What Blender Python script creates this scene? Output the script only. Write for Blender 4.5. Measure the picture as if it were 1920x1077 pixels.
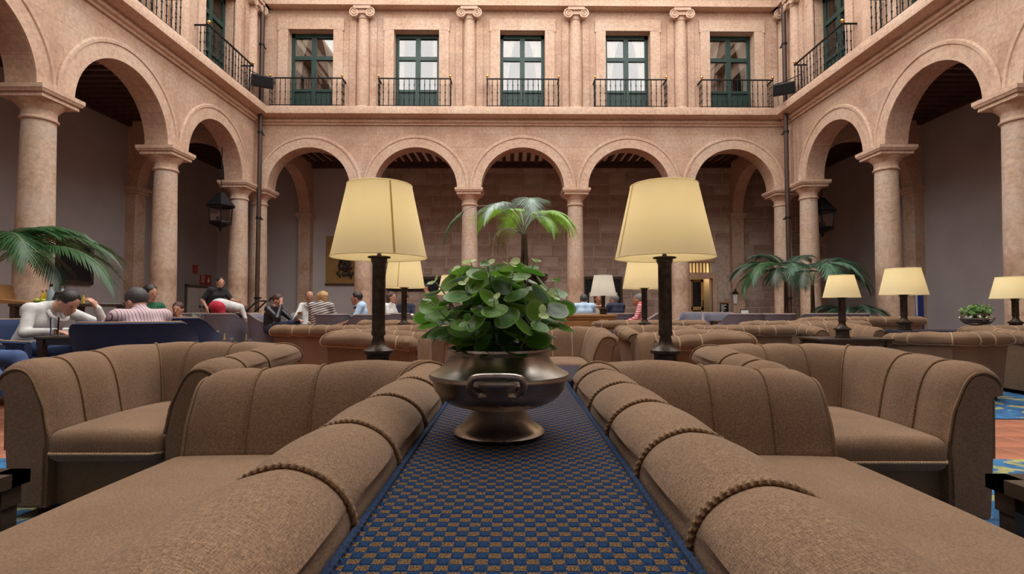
import bpy, bmesh, math, random
import numpy as np
from mathutils import Vector, Matrix
R = math.radians; PI = math.pi
random.seed(7)
for o in list(bpy.data.objects): bpy.data.objects.remove(o, do_unlink=True)
SC = bpy.context.scene; COL = SC.collection
# ------------------------------------------------------------------ camera, sky, exposure
CAMZ = 0.92; FPX = 980.0
cd = bpy.data.cameras.new('camera'); cam = bpy.data.objects.new('camera', cd); COL.objects.link(cam)
cd.sensor_width = 36; cd.lens = 36 * FPX / 1920; cd.clip_start = 0.02; cd.clip_end = 200
cam.location = (0, 0, CAMZ); cam.rotation_euler = (R(90) + math.atan(38.5 / FPX), 0, math.atan(3 / FPX))
SC.camera = cam
W = bpy.data.worlds.new('sky'); SC.world = W; W.use_nodes = True
bg = W.node_tree.nodes['Background']; bg.inputs[0].default_value = (1.0, 0.97, 0.94, 1); bg.inputs[1].default_value = 2.6
SC.view_settings.view_transform = 'Standard'; SC.view_settings.look = 'None'; SC.view_settings.gamma = 1
SC.view_settings.use_curve_mapping = False; SC.view_settings.exposure = 0.66

# ------------------------------------------------------------------ materials
MATS = {}
def nodes(name):
    m = bpy.data.materials.new(name); m.use_nodes = True; MATS[name] = m
    nt = m.node_tree; return m, nt, nt.nodes['Principled BSDF']
def N(nt, t, **k):
    n = nt.nodes.new(t)
    for a, b in k.items():
        if a in n.inputs: n.inputs[a].default_value = b
        else: setattr(n, a, b)
    return n
def L(nt, a, b): nt.links.new(a, b)
def ramp(nt, fac, stops):
    r = nt.nodes.new('ShaderNodeValToRGB'); e = r.color_ramp.elements
    while len(e) < len(stops): e.new(0.5)
    for i, (p, c) in enumerate(stops): e[i].position = p; e[i].color = (*c, 1)
    L(nt, fac, r.inputs[0]); return r.outputs[0]
def coords(nt, sc=(1, 1, 1), kind='Object'):
    t = nt.nodes.new('ShaderNodeTexCoord'); mp = nt.nodes.new('ShaderNodeMapping'); mp.inputs['Scale'].default_value = sc
    L(nt, t.outputs[kind], mp.inputs[0]); return mp.outputs[0]
def bump(nt, b, h, s=.3, d=.01):
    n = nt.nodes.new('ShaderNodeBump'); n.inputs['Strength'].default_value = s; n.inputs['Distance'].default_value = d
    L(nt, h, n.inputs['Height']); L(nt, n.outputs[0], b.inputs['Normal'])
def mixc(nt, fac, a, b, mode='MIX'):
    n = nt.nodes.new('ShaderNodeMix'); n.data_type = 'RGBA'; n.blend_type = mode
    if isinstance(fac, (int, float)): n.inputs[0].default_value = fac
    else: L(nt, fac, n.inputs[0])
    for i, x in ((6, a), (7, b)):
        if isinstance(x, tuple): n.inputs[i].default_value = (*x, 1)
        else: L(nt, x, n.inputs[i])
    return n.outputs[2]
def M(name, c, rough=.6, metal=0., var=.12, scale=6, bmp=0., bsc=60, sc=(1, 1, 1), trans=0.):
    m, nt, b = nodes(name); b.inputs['Roughness'].default_value = rough; b.inputs['Metallic'].default_value = metal
    v = coords(nt, sc); n = N(nt, 'ShaderNodeTexNoise', Scale=scale, Detail=5.); L(nt, v, n.inputs['Vector'])
    lo = tuple(max(0, x * (1 - var)) for x in c); hi = tuple(min(1, x * (1 + var)) for x in c)
    L(nt, ramp(nt, n.outputs[0], [(.3, lo), (.7, hi)]), b.inputs['Base Color'])
    if bmp:
        q = N(nt, 'ShaderNodeTexNoise', Scale=bsc, Detail=3.); L(nt, v, q.inputs['Vector']); bump(nt, b, q.outputs[0], bmp)
    if trans: b.inputs['Transmission Weight'].default_value = trans
    return m
def stone(name, c1, c2, c3, joints=True, bs=(.85, .42), js=.6):
    m, nt, b = nodes(name); b.inputs['Roughness'].default_value = .85
    v = coords(nt); n1 = N(nt, 'ShaderNodeTexNoise', Scale=.9, Detail=8., Roughness=.65); L(nt, v, n1.inputs['Vector'])
    n2 = N(nt, 'ShaderNodeTexNoise', Scale=14., Detail=6., Roughness=.7); L(nt, v, n2.inputs['Vector'])
    a = ramp(nt, n1.outputs[0], [(.32, c1), (.5, c2), (.68, c3)])
    g = ramp(nt, n2.outputs[0], [(.3, (.72, .72, .72)), (.62, (1.08, 1.08, 1.08))])
    colr = mixc(nt, 1., a, g, 'MULTIPLY'); h = n2.outputs[0]
    if joints:
        s = N(nt, 'ShaderNodeSeparateXYZ'); L(nt, v, s.inputs[0]); k = N(nt, 'ShaderNodeCombineXYZ'); L(nt, s.outputs[0], k.inputs[0]); L(nt, s.outputs[2], k.inputs[1])
        br = N(nt, 'ShaderNodeTexBrick'); br.inputs['Scale'].default_value = 1.; br.inputs['Brick Width'].default_value = bs[0]; br.inputs['Row Height'].default_value = bs[1]
        br.inputs['Mortar Size'].default_value = .006; br.inputs['Mortar Smooth'].default_value = .3
        br.inputs['Color1'].default_value = (1, 1, 1, 1); br.inputs['Color2'].default_value = (.86, .85, .86, 1); br.inputs['Mortar'].default_value = (.72, .68, .65, 1)
        L(nt, k.outputs[0], br.inputs['Vector']); colr = mixc(nt, js * 1.6, colr, mixc(nt, 1., colr, br.outputs[0], 'MULTIPLY'))
    L(nt, colr, b.inputs['Base Color']); bump(nt, b, h, .35, .02); return m
stone('stone', (.43, .265, .18), (.54, .36, .255), (.58, .425, .32))
stone('stone_column', (.34, .215, .14), (.51, .365, .265), (.52, .43, .36), joints=False)
stone('stone_trim', (.48, .315, .22), (.56, .385, .28), (.60, .45, .34), joints=False)
stone('masonry', (.26, .18, .14), (.38, .285, .23), (.46, .37, .31), joints=False)
stone('masonry_pale', (.36, .28, .225), (.48, .39, .325), (.54, .46, .39), joints=False)
M('mortar', (.46, .375, .315), .95, var=.2, scale=9, bmp=.3)
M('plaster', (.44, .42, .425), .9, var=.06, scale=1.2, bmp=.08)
M('plaster_wing_shaded', (.33, .31, .315), .9, var=.08, scale=1.2, bmp=.08)  # same plaster as the back gallery, vignette shade put into its colour
M('plaster_ceiling', (.85, .78, .70), .9, var=.08)
M('joist_wood', (.06, .03, .022), .7, var=.3, bmp=.15)
M('dark_wood', (.045, .03, .02), .35, var=.35, scale=12, sc=(1, 1, 6))
M('oak', (.30, .15, .055), .45, var=.3, scale=9, sc=(1, 8, 8))
M('iron', (.012, .012, .013), .5, .6)
M('brass', (.75, .5, .16), .25, 1.)
M('bronze', (.055, .042, .034), .42, .7, var=.5, scale=30, bmp=.15)
M('pipe', (.055, .03, .022), .5, .2)
M('green_paint', (.006, .035, .028), .45, var=.2)
M('speaker_black', (.012, .012, .014), .6)
M('gold_panel', (.26, .155, .04), .6, var=.2, scale=3)
M('black_gloss', (.008, .008, .01), .2)
M('white_paint', (.55, .53, .50), .6, var=.05)
M('grout', (.10, .06, .04), .9)
M('terracotta', (.33, .12, .065), .5, var=.35, scale=2.2, bmp=.1)
M('sign_red', (.35, .03, .03), .5); M('sign_white', (.75, .75, .75), .5, var=.02)
M('banner_blue', (.015, .05, .28), .5); M('sign_green', (.02, .05, .035), .5)
M('warm_door', (.45, .26, .08), .5); M('dark_glass', (.012, .014, .018), .08)
M('room_dark', (.12, .10, .09), .9)
M('curtain', (.66, .60, .50), .8, var=.08)
M('trunk', (.09, .06, .035), .8, var=.4, scale=20, bmp=.5)
M('soil', (.03, .02, .015), .95, var=.4, scale=30, bmp=.5)
M('skin', (.52, .27, .18), .5, var=.05); M('skin_tan', (.38, .19, .12), .5, var=.05)
M('hair_dark', (.018, .012, .009), .45, var=.4, scale=60, bmp=.5, bsc=150, sc=(1, 1, .3)); M('hair_brown', (.055, .025, .014), .5, var=.4, scale=60, bmp=.5, bsc=150)
M('hair_grey', (.16, .15, .14), .6, var=.3, scale=60, bmp=.5, bsc=150); M('hair_blond', (.42, .26, .10), .5, var=.4, scale=50, bmp=.8, bsc=90); M('hair_red', (.12, .03, .015), .5, var=.4, scale=50, bmp=.6)
M('hair_darkgrey', (.045, .042, .042), .55, var=.4, scale=60, bmp=.4, bsc=150)
for nme, c in dict(cloth_white=(.62, .62, .60), cloth_black=(.014, .014, .017), cloth_navy=(.018, .022, .05), jeans=(.045, .085, .20), jeans_pale=(.09, .16, .30), cloth_skyblue=(.42, .57, .75),
                   cloth_green=(.012, .10, .05), cloth_red=(.55, .03, .06), cloth_tan=(.36, .27, .18), cloth_teal=(.02, .05, .055), cloth_blue=(.02, .10, .48), cloth_olive=(.12, .11, .08), cloth_brown=(.10, .055, .035), shoe=(.02, .015, .012)).items():
    M(nme, c, .85, var=.2, scale=9, bmp=.35, bsc=22)
M('leather', (.014, .014, .018), .3, var=.2, bmp=.5, bsc=25)
def stripes(name, c1, c2, dirv, freq, w=.5):
    m, nt, b = nodes(name); b.inputs['Roughness'].default_value = .8
    v = coords(nt); d = N(nt, 'ShaderNodeVectorMath', operation='DOT_PRODUCT'); L(nt, v, d.inputs[0]); d.inputs[1].default_value = dirv
    f = N(nt, 'ShaderNodeMath', operation='MULTIPLY'); L(nt, d.outputs['Value'], f.inputs[0]); f.inputs[1].default_value = freq
    g = N(nt, 'ShaderNodeMath', operation='FRACT'); L(nt, f.outputs[0], g.inputs[0])
    s = N(nt, 'ShaderNodeMath', operation='GREATER_THAN'); L(nt, g.outputs[0], s.inputs[0]); s.inputs[1].default_value = w
    L(nt, mixc(nt, s.outputs[0], c1, c2), b.inputs['Base Color'])
    q = N(nt, 'ShaderNodeTexNoise', Scale=18.); L(nt, v, q.inputs['Vector']); bump(nt, b, q.outputs[0], .4)
stripes('cloth_pink_stripe', (.58, .44, .46), (.16, .08, .12), (1, .2, 0), 38, .8)
stripes('cloth_bw_stripe', (.55, .53, .5), (.06, .05, .05), (.3, .0, 1), 22, .55)
stripes('cloth_red_stripe', (.55, .05, .07), (.72, .62, .62), (.25, 0, 1), 24, .6)
stripes('scarf_red', (.6, .08, .1), (.75, .6, .6), (1, 1, 1), 30, .6)
def fabric(name, c, dark, sc=1., bs=.5):
    m, nt, b = nodes(name); b.inputs['Roughness'].default_value = .95; b.inputs['Sheen Weight'].default_value = .06; b.inputs['Specular IOR Level'].default_value = .15
    v = coords(nt, (sc, sc, sc)); n0 = N(nt, 'ShaderNodeTexNoise', Scale=2.5, Detail=3.); L(nt, v, n0.inputs['Vector'])
    v1 = coords(nt, (120 * sc, 800 * sc, 800 * sc)); n1 = N(nt, 'ShaderNodeTexNoise', Scale=1., Detail=2.); L(nt, v1, n1.inputs['Vector'])
    v2 = coords(nt, (800 * sc, 120 * sc, 120 * sc)); n2 = N(nt, 'ShaderNodeTexNoise', Scale=1., Detail=2.); L(nt, v2, n2.inputs['Vector'])
    n3 = N(nt, 'ShaderNodeTexNoise', Scale=800., Detail=1.); L(nt, v, n3.inputs['Vector'])
    a = N(nt, 'ShaderNodeMath', operation='ADD'); L(nt, n1.outputs[0], a.inputs[0]); L(nt, n2.outputs[0], a.inputs[1])
    a2 = N(nt, 'ShaderNodeMath', operation='ADD'); L(nt, a.outputs[0], a2.inputs[0]); L(nt, n3.outputs[0], a2.inputs[1])
    a3 = N(nt, 'ShaderNodeMath', operation='MULTIPLY'); L(nt, a2.outputs[0], a3.inputs[0]); a3.inputs[1].default_value = .333
    colr = ramp(nt, a3.outputs[0], [(.36, dark), (.5, c), (.66, tuple(min(1, x * 1.75) for x in c))])
    g = ramp(nt, n0.outputs[0], [(.3, (.82, .82, .82)), (.7, (1.12, 1.1, 1.08))])
    L(nt, mixc(nt, 1., colr, g, 'MULTIPLY'), b.inputs['Base Color']); bump(nt, b, a3.outputs[0], bs, .003)
fabric('sofa_fabric', (.188, .118, .072), (.086, .052, .032))
fabric('cord_fabric', (.20, .125, .07), (.09, .055, .035)); fabric('cord_pale', (.40, .28, .17), (.22, .15, .09))
fabric('grey_fabric', (.15, .145, .18), (.08, .08, .10)); fabric('blue_fabric', (.022, .035, .085), (.01, .016, .045)); fabric('fringe', (.17, .10, .045), (.07, .04, .02))
fabric('runner_cord', (.012, .028, .07), (.004, .008, .02))
def checker():
    m, nt, b = nodes('runner_checker'); b.inputs['Roughness'].default_value = .9; b.inputs['Sheen Weight'].default_value = .0; b.inputs['Specular IOR Level'].default_value = .1
    v = coords(nt); s = N(nt, 'ShaderNodeSeparateXYZ'); L(nt, v, s.inputs[0])
    def fl(o, k):
        a = N(nt, 'ShaderNodeMath', operation='MULTIPLY'); L(nt, o, a.inputs[0]); a.inputs[1].default_value = k
        c = N(nt, 'ShaderNodeMath', operation='FLOOR'); L(nt, a.outputs[0], c.inputs[0]); f = N(nt, 'ShaderNodeMath', operation='FRACT'); L(nt, a.outputs[0], f.inputs[0]); return c.outputs[0], f.outputs[0]
    nw = N(nt, 'ShaderNodeTexNoise', Scale=25.); L(nt, v, nw.inputs['Vector'])
    cx, fx = fl(s.outputs[0], 66.); cy, fy = fl(s.outputs[1], 66.)
    a = N(nt, 'ShaderNodeMath', operation='ADD'); L(nt, cx, a.inputs[0]); L(nt, cy, a.inputs[1])
    p = N(nt, 'ShaderNodeMath', operation='PINGPONG'); L(nt, a.outputs[0], p.inputs[0]); p.inputs[1].default_value = 1.
    gy = N(nt, 'ShaderNodeMath', operation='PINGPONG'); L(nt, fy, gy.inputs[0]); gy.inputs[1].default_value = .5
    gt = N(nt, 'ShaderNodeMath', operation='LESS_THAN'); L(nt, gy.outputs[0], gt.inputs[0]); gt.inputs[1].default_value = .10
    pm = N(nt, 'ShaderNodeMath', operation='MAXIMUM'); L(nt, p.outputs[0], pm.inputs[0]); L(nt, gt.outputs[0], pm.inputs[1]); p = pm
    n = N(nt, 'ShaderNodeTexNoise', Scale=450., Detail=2.); L(nt, v, n.inputs['Vector'])
    br = ramp(nt, n.outputs[0], [(.4, (.022, .013, .009)), (.62, (.175, .102, .047))])
    bl = ramp(nt, n.outputs[0], [(.35, (.0035, .011, .034)), (.7, (.013, .044, .11))])
    L(nt, mixc(nt, p.outputs[0], br, bl), b.inputs['Base Color'])
    # pile of the blue squares stands proud with soft edges
    def edge(f):
        q = N(nt, 'ShaderNodeMath', operation='PINGPONG'); L(nt, f, q.inputs[0]); q.inputs[1].default_value = .5
        r = N(nt, 'ShaderNodeMapRange'); L(nt, q.outputs[0], r.inputs[0]); r.inputs[1].default_value = 0; r.inputs[2].default_value = .2; return r.outputs[0]
    e = N(nt, 'ShaderNodeMath', operation='MULTIPLY'); L(nt, edge(fx), e.inputs[0]); L(nt, edge(fy), e.inputs[1])
    e2 = N(nt, 'ShaderNodeMath', operation='MULTIPLY'); L(nt, e.outputs[0], e2.inputs[0]); L(nt, p.outputs[0], e2.inputs[1])
    e3 = N(nt, 'ShaderNodeMath', operation='MULTIPLY_ADD'); L(nt, n.outputs[0], e3.inputs[0]); e3.inputs[1].default_value = .35; L(nt, e2.outputs[0], e3.inputs[2])
    bump(nt, b, e3.outputs[0], .8, .004)
checker()
def rugmat():
    m, nt, b = nodes('rug'); b.inputs['Roughness'].default_value = .95
    v = coords(nt); n = N(nt, 'ShaderNodeTexNoise', Scale=2.2, Detail=3., Distortion=2.); L(nt, v, n.inputs['Vector'])
    n2 = N(nt, 'ShaderNodeTexNoise', Scale=9., Detail=6.); L(nt, v, n2.inputs['Vector'])
    blue = ramp(nt, n2.outputs[0], [(.35, (.012, .06, .16)), (.65, (.03, .15, .32))])
    yel = ramp(nt, n2.outputs[0], [(.35, (.16, .20, .10)), (.6, (.42, .36, .10))])
    f = ramp(nt, n.outputs[0], [(.55, (0, 0, 0)), (.58, (1, 1, 1))])
    L(nt, mixc(nt, f, blue, yel), b.inputs['Base Color']); bump(nt, b, n2.outputs[0], .3)
rugmat()
def thin(name, c, t, rough=.8, var=.1, sc=8, cval=None, emis=None):
    m, nt, b = nodes(name); b.inputs['Roughness'].default_value = rough
    v = coords(nt); n = N(nt, 'ShaderNodeTexNoise', Scale=sc, Detail=4.); L(nt, v, n.inputs['Vector'])
    cc = ramp(nt, n.outputs[0], [(.3, tuple(x * (1 - var) for x in c)), (.7, tuple(min(1, x * (1 + var)) for x in c))])
    L(nt, cc, b.inputs['Base Color']); tr = N(nt, 'ShaderNodeBsdfTranslucent')
    if cval: tr.inputs[0].default_value = (*cval, 1)
    else: L(nt, cc, tr.inputs[0])
    mx = N(nt, 'ShaderNodeMixShader'); mx.inputs[0].default_value = t
    L(nt, b.outputs[0], mx.inputs[1]); L(nt, tr.outputs[0], mx.inputs[2]); L(nt, mx.outputs[0], nt.nodes['Material Output'].inputs[0]); return m
thin('shade_cream', (.88, .80, .56), .5, cval=(.97, .90, .68), var=.05, sc=4); thin('shade_white', (.80, .79, .74), .5, var=.03); thin('shade_seam', (.50, .36, .13), .3)
thin('leaf_a', (.065, .19, .016), .35, .4, .5, 40); thin('leaf_b', (.12, .27, .025), .35, .4, .45, 40); thin('leaf_c', (.09, .15, .085), .25, .45, .3, 40); thin('leaf_tip', (.50, .60, .28), .4, .5, .1, 20); thin('leaf_rim', (.17, .27, .09), .3, .5)
M('stem', (.22, .27, .17), .6)
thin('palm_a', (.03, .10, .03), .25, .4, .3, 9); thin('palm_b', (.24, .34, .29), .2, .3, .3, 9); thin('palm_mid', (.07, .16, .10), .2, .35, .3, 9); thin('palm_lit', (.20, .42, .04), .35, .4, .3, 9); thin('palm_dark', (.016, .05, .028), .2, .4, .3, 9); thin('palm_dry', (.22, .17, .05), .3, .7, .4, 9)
def pewter():
    m, nt, b = nodes('pewter'); b.inputs['Metallic'].default_value = 1
    v = coords(nt); n = N(nt, 'ShaderNodeTexNoise', Scale=9., Detail=6.); L(nt, v, n.inputs['Vector'])
    L(nt, ramp(nt, n.outputs[0], [(.35, (.27, .235, .20)), (.65, (.50, .46, .42))]), b.inputs['Base Color'])
    L(nt, ramp(nt, n.outputs[0], [(.3, (.38,) * 3), (.7, (.24,) * 3)]), b.inputs['Roughness'])
    q = N(nt, 'ShaderNodeTexNoise', Scale=90., Detail=2.); L(nt, v, q.inputs['Vector']); bump(nt, b, q.outputs[0], .06, .004)
pewter()
def glassmat(name, refl, tint=(1, 1, 1)):
    m, nt, b = nodes(name); nt.nodes.remove(b); t = N(nt, 'ShaderNodeBsdfTransparent'); t.inputs[0].default_value = (*tint, 1)
    g = N(nt, 'ShaderNodeBsdfGlossy', Roughness=.01); lw = N(nt, 'ShaderNodeFresnel', IOR=1.5)
    mr = N(nt, 'ShaderNodeMath', operation='ADD'); mr.inputs[1].default_value = refl; mr.use_clamp = True; L(nt, lw.outputs[0], mr.inputs[0])
    mx = N(nt, 'ShaderNodeMixShader'); L(nt, mr.outputs[0], mx.inputs[0]); L(nt, t.outputs[0], mx.inputs[1]); L(nt, g.outputs[0], mx.inputs[2]); L(nt, mx.outputs[0], nt.nodes['Material Output'].inputs[0])
glassmat('pane_glass', .08); glassmat('drink_glass', .06, (.95, .97, .97)); glassmat('lantern_glass', .03)
M('juice', (.65, .30, .02), .2); M('wine', (.5, .42, .10), .15); M('bottle_blue', (.25, .33, .36), .1, var=.05); M('bottle_yellow', (.62, .42, .02), .2); M('lime', (.30, .36, .03), .4); M('paper', (.72, .72, .70), .7, var=.03)

# ------------------------------------------------------------------ mesh helpers
class B:
    def __init__(s): s.v = []; s.f = []; s.m = []
    def add(s, vs, fs, mi=0):
        o = len(s.v); s.v += [tuple(p) for p in vs]; s.f += [tuple(i + o for i in q) for q in fs]; s.m += [mi] * len(fs); return s
    def box(s, x0, x1, y0, y1, z0, z1, mi=0):
        return s.add([(x0, y0, z0), (x1, y0, z0), (x1, y1, z0), (x0, y1, z0), (x0, y0, z1), (x1, y0, z1), (x1, y1, z1), (x0, y1, z1)],
                     [(3, 2, 1, 0), (4, 5, 6, 7), (0, 1, 5, 4), (1, 2, 6, 5), (2, 3, 7, 6), (3, 0, 4, 7)], mi)
    def rbox(s, x0, x1, y0, y1, z0, z1, r=.02, seg=2, crown=0., mi=0, sub=0):
        bm = bmesh.new(); bmesh.ops.create_cube(bm, size=1)
        for v in bm.verts: v.co = Vector(((x0 + x1) / 2 + v.co.x * (x1 - x0), (y0 + y1) / 2 + v.co.y * (y1 - y0), (z0 + z1) / 2 + v.co.z * (z1 - z0)))
        bmesh.ops.bevel(bm, geom=bm.edges[:] + bm.verts[:], offset=r, segments=seg, affect='EDGES', profile=.5)
        if sub:
            bmesh.ops.subdivide_edges(bm, edges=[e for e in bm.edges if e.calc_length() > .15], cuts=sub, use_grid_fill=True)
        if crown:
            for v in bm.verts:
                fx = 1 - (2 * (v.co.x - x0) / (x1 - x0) - 1) ** 2; fy = 1 - (2 * (v.co.y - y0) / (y1 - y0) - 1) ** 2
                if v.co.z > (z0 + z1) / 2: v.co.z += crown * max(fx, 0) ** .6 * max(fy, 0) ** .6
        bm.verts.ensure_lookup_table(); bm.verts.index_update()
        s.add([v.co for v in bm.verts], [tuple(v.index for v in f.verts) for f in bm.faces], mi); bm.free(); return s
    def lathe(s, prof, n=24, c=(0, 0, 0), mi=0, ang=2 * PI, a0=0.):
        vs = []; full = abs(ang - 2 * PI) < 1e-6; k = n if full else n + 1
        for r, z in prof:
            for i in range(k): a = a0 + ang * i / n; vs.append((c[0] + r * math.cos(a), c[1] + r * math.sin(a), c[2] + z))
        fs = []
        for j in range(len(prof) - 1):
            for i in range(n):
                i2 = (i + 1) % k; fs.append((j * k + i, j * k + i2, (j + 1) * k + i2, (j + 1) * k + i))
        return s.add(vs, fs, mi)
    def tube(s, pts, r, n=8, mi=0, cap=True, closed=False, twist=0., amp=0., strands=3, rf=None):
        pts = [Vector(p) for p in pts]; m = len(pts); vs = []; up = None; dist = 0.
        for i, p in enumerate(pts):
            if closed: t = (pts[(i + 1) % m] - pts[i - 1])
            else: t = pts[min(i + 1, m - 1)] - pts[max(i - 1, 0)]
            t = t.normalized() if t.length > 1e-9 else Vector((0, 0, 1))
            if up is None: up = Vector((0, 0, 1)) if abs(t.z) < .9 else Vector((1, 0, 0))
            up = (up - t * up.dot(t)); up = up.normalized() if up.length > 1e-6 else t.orthogonal().normalized()
            w = t.cross(up)
            if i: dist += (p - pts[i - 1]).length
            rr = r if not rf else r * rf(i / (m - 1))
            for k in range(n):
                a = 2 * PI * k / n; q = rr * (1 + amp * math.cos(strands * a - twist * dist)) if amp else rr
                vs.append(p + (up * math.cos(a) + w * math.sin(a)) * q)
        fs = [(i * n + k, i * n + (k + 1) % n, ((i + 1) % m) * n + (k + 1) % n, ((i + 1) % m) * n + k) for i in range(m if closed else m - 1) for k in range(n)]
        if cap and not closed: fs += [tuple(range(n - 1, -1, -1)), tuple((m - 1) * n + k for k in range(n))]
        return s.add(vs, fs, mi)
    def prism(s, poly, h0, h1, axis=2, mi=0):
        k = len(poly)
        def pt(p, h): return (p[0], p[1], h) if axis == 2 else ((p[0], h, p[1]) if axis == 1 else (h, p[0], p[1]))
        vs = [pt(p, h0) for p in poly] + [pt(p, h1) for p in poly]
        return s.add(vs, [tuple(range(k - 1, -1, -1)), tuple(range(k, 2 * k))] + [(i, (i + 1) % k, k + (i + 1) % k, k + i) for i in range(k)], mi)
    def sphere(s, c, r, n=12, m=8, mi=0):
        if not hasattr(r, '__len__'): r = (r, r, r)
        vs = []
        for j in range(m + 1):
            t = PI * j / m
            for i in range(n): a = 2 * PI * i / n; vs.append((c[0] + r[0] * math.sin(t) * math.cos(a), c[1] + r[1] * math.sin(t) * math.sin(a), c[2] + r[2] * math.cos(t)))
        return s.add(vs, [(j * n + i, (j + 1) * n + i, (j + 1) * n + (i + 1) % n, j * n + (i + 1) % n) for j in range(m) for i in range(n)], mi)
    def mesh(s, name, mats, smooth=True, fix=True):
        me = bpy.data.meshes.new(name); me.from_pydata(s.v, [], s.f)
        for mm in ([mats] if isinstance(mats, str) else mats): me.materials.append(MATS[mm])
        if not isinstance(mats, str): me.polygons.foreach_set('material_index', s.m)
        if fix:
            bm = bmesh.new(); bm.from_mesh(me); bmesh.ops.recalc_face_normals(bm, faces=bm.faces); bm.to_mesh(me); bm.free()
        if smooth: me.polygons.foreach_set('use_smooth', [True] * len(me.polygons)); me.set_sharp_from_angle(angle=R(42))
        me.update(); return me
    def obj(s, name, mats, parent=None, **k):
        return link(name, s.mesh(name, mats, k.pop('smooth', True), k.pop('fix', True)), parent, **k)
def link(name, me, parent=None, loc=None, rot=None, scale=None, label=None, cat=None, group=None, kind=None):
    o = bpy.data.objects.new(name, me); COL.objects.link(o)
    if parent: o.parent = parent
    if loc is not None: o.location = loc
    if rot is not None: o.rotation_euler = rot
    if scale is not None: o.scale = scale if hasattr(scale, '__len__') else (scale,) * 3
    return tag(o, label, cat, group, kind)
def tag(o, label=None, cat=None, group=None, kind=None):
    if label: o['label'] = label
    if cat: o['category'] = cat
    if group: o['group'] = group
    if kind: o['kind'] = kind
    return o
def thing(name, label, cat, loc=(0, 0, 0), rz=0., group=None, scale=1.): return link(name, None, None, loc, (0, 0, rz), scale, label, cat, group)
def dup(o, loc, rz, label, group=None, parent=None, scale=None):
    def rec(a, par):
        c = a.copy(); COL.objects.link(c); c.parent = par
        for ch in list(a.children): rec(ch, c)
        return c
    c = rec(o, parent); c.location = loc; c.rotation_euler = (0, 0, rz)
    if scale: c.scale = (scale,) * 3 if not hasattr(scale, '__len__') else scale
    c['label'] = label
    if group: c['group'] = group
    return c
def at(u, v, Y):
    d = cam.matrix_world.to_3x3() @ Vector(((u - 960) / FPX, (538.5 - v) / FPX, -1)); k = Y / d.y
    return Vector((0, 0, CAMZ)) + d * k
bpy.context.view_layer.update()
# ------------------------------------------------------------------ the building
ZS, ZB0, ZB1, ZW, ZT = 4.59, 6.55, 7.0, 9.56, 10.2      # springing, belt, sill, window head, entablature
COLR = .27; TH = .5; WW = .70
XL, XR, YB = -7.85, 8.41, 16.0; GD = 3.45
def sweep_line(b, prof, u0, u1, mi=0):                       # straight moulding: prof = (outward, z)
    k = len(prof); b.add([(u0, -p[0], p[1]) for p in prof] + [(u1, -p[0], p[1]) for p in prof], [(i, i + 1, k + i + 1, k + i) for i in range(k - 1)] + [tuple(range(k)), tuple(range(2 * k - 1, k - 1, -1))], mi)
def col_meshes():
    sh = [(COLR * 1.0, .28), (COLR * 1.01, .9), (COLR * .97, 2.2), (COLR * .86, 4.05), (COLR * .86, 4.10)]
    base = [(COLR * 1.35, .0), (COLR * 1.35, .12), (COLR * 1.3, .13), (COLR * 1.36, .17), (COLR * 1.28, .22), (COLR * 1.1, .24), (COLR * 1.14, .28), (COLR, .30)]
    cap = [(COLR * .86, 4.08), (COLR * .98, 4.09), (COLR * 1.0, 4.115), (COLR * .9, 4.14), (COLR * .88, 4.24), (COLR * .95, 4.27), (COLR * 1.12, 4.33), (COLR * 1.27, 4.37), (COLR * 1.3, 4.40)]
    b1 = B().lathe(sh, 32); b2 = B().lathe(base, 32).box(-.38, .38, -.38, .38, 0, .1)
    b3 = B().lathe(cap, 32); q = .37
    for z0, z1, e0, e1 in ((4.40, 4.47, 0, .0), (4.47, 4.52, .03, .055), (4.52, 4.59, .06, .06)):
        b3.add([(sx * (q + e), sy * (q + e), z) for z, e in ((z0, e0), (z1, e1)) for sx, sy in ((-1, -1), (1, -1), (1, 1), (-1, 1))], [(3, 2, 1, 0), (4, 5, 6, 7), (0, 1, 5, 4), (1, 2, 6, 5), (2, 3, 7, 6), (3, 0, 4, 7)])
    return b1.mesh('column', 'stone_column'), b2.mesh('column_base', 'stone_column'), b3.mesh('capital', 'stone_trim')
CM = col_meshes()
def volute():
    b = B()
    r = .19
    b.lathe([(r, 7.08), (r, 8.2), (r * .84, 9.85)], 20, ang=PI, a0=PI)
    return b
HM = volute().mesh('half_column', 'stone_trim')
def ionic():
    b = B(); b.box(-.26, .26, -.28, .1, 10.10, 10.2); b.box(-.2, .2, -.22, .1, 9.98, 10.10)
    b.lathe([(.16, 9.84), (.185, 9.86), (.185, 9.89), (.16, 9.9), (.18, 9.98), (.2, 10.0)], 20, ang=PI, a0=PI)
    for s in (-1, 1):
        pts = []
        for i in range(40):
            t = i / 39; a = PI / 2 - s * t * 4.2 * PI / 1; rr = .135 * (1 - t) + .02
            pts.append((s * .235 + rr * math.cos(a), -.24, 9.995 + rr * math.sin(a)))
        b.tube(pts, .024, 6); b.tube([(s * .235, .1, 9.995), (s * .235, -.235, 9.995)], .115, 14)
    return b.mesh('capital', 'stone_trim')
IM = ionic()
HB = B().lathe([(.25, 7.0), (.25, 7.03), (.235, 7.035), (.255, 7.06), (.24, 7.085), (.2, 7.10), (.19, 7.12)], 20, ang=PI, a0=PI).box(-.26, .26, -.26, .1, 7.0, 7.02).mesh('column_base', 'stone_trim')
BALM = B().lathe([(.011, 0), (.011, .2), (.02, .215), (.02, .235), (.011, .25), (.011, .43), (.021, .445), (.021, .465), (.011, .48), (.011, .66), (.02, .675), (.02, .695), (.011, .71), (.011, .87)], 8).mesh('baluster', 'iron')
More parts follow.
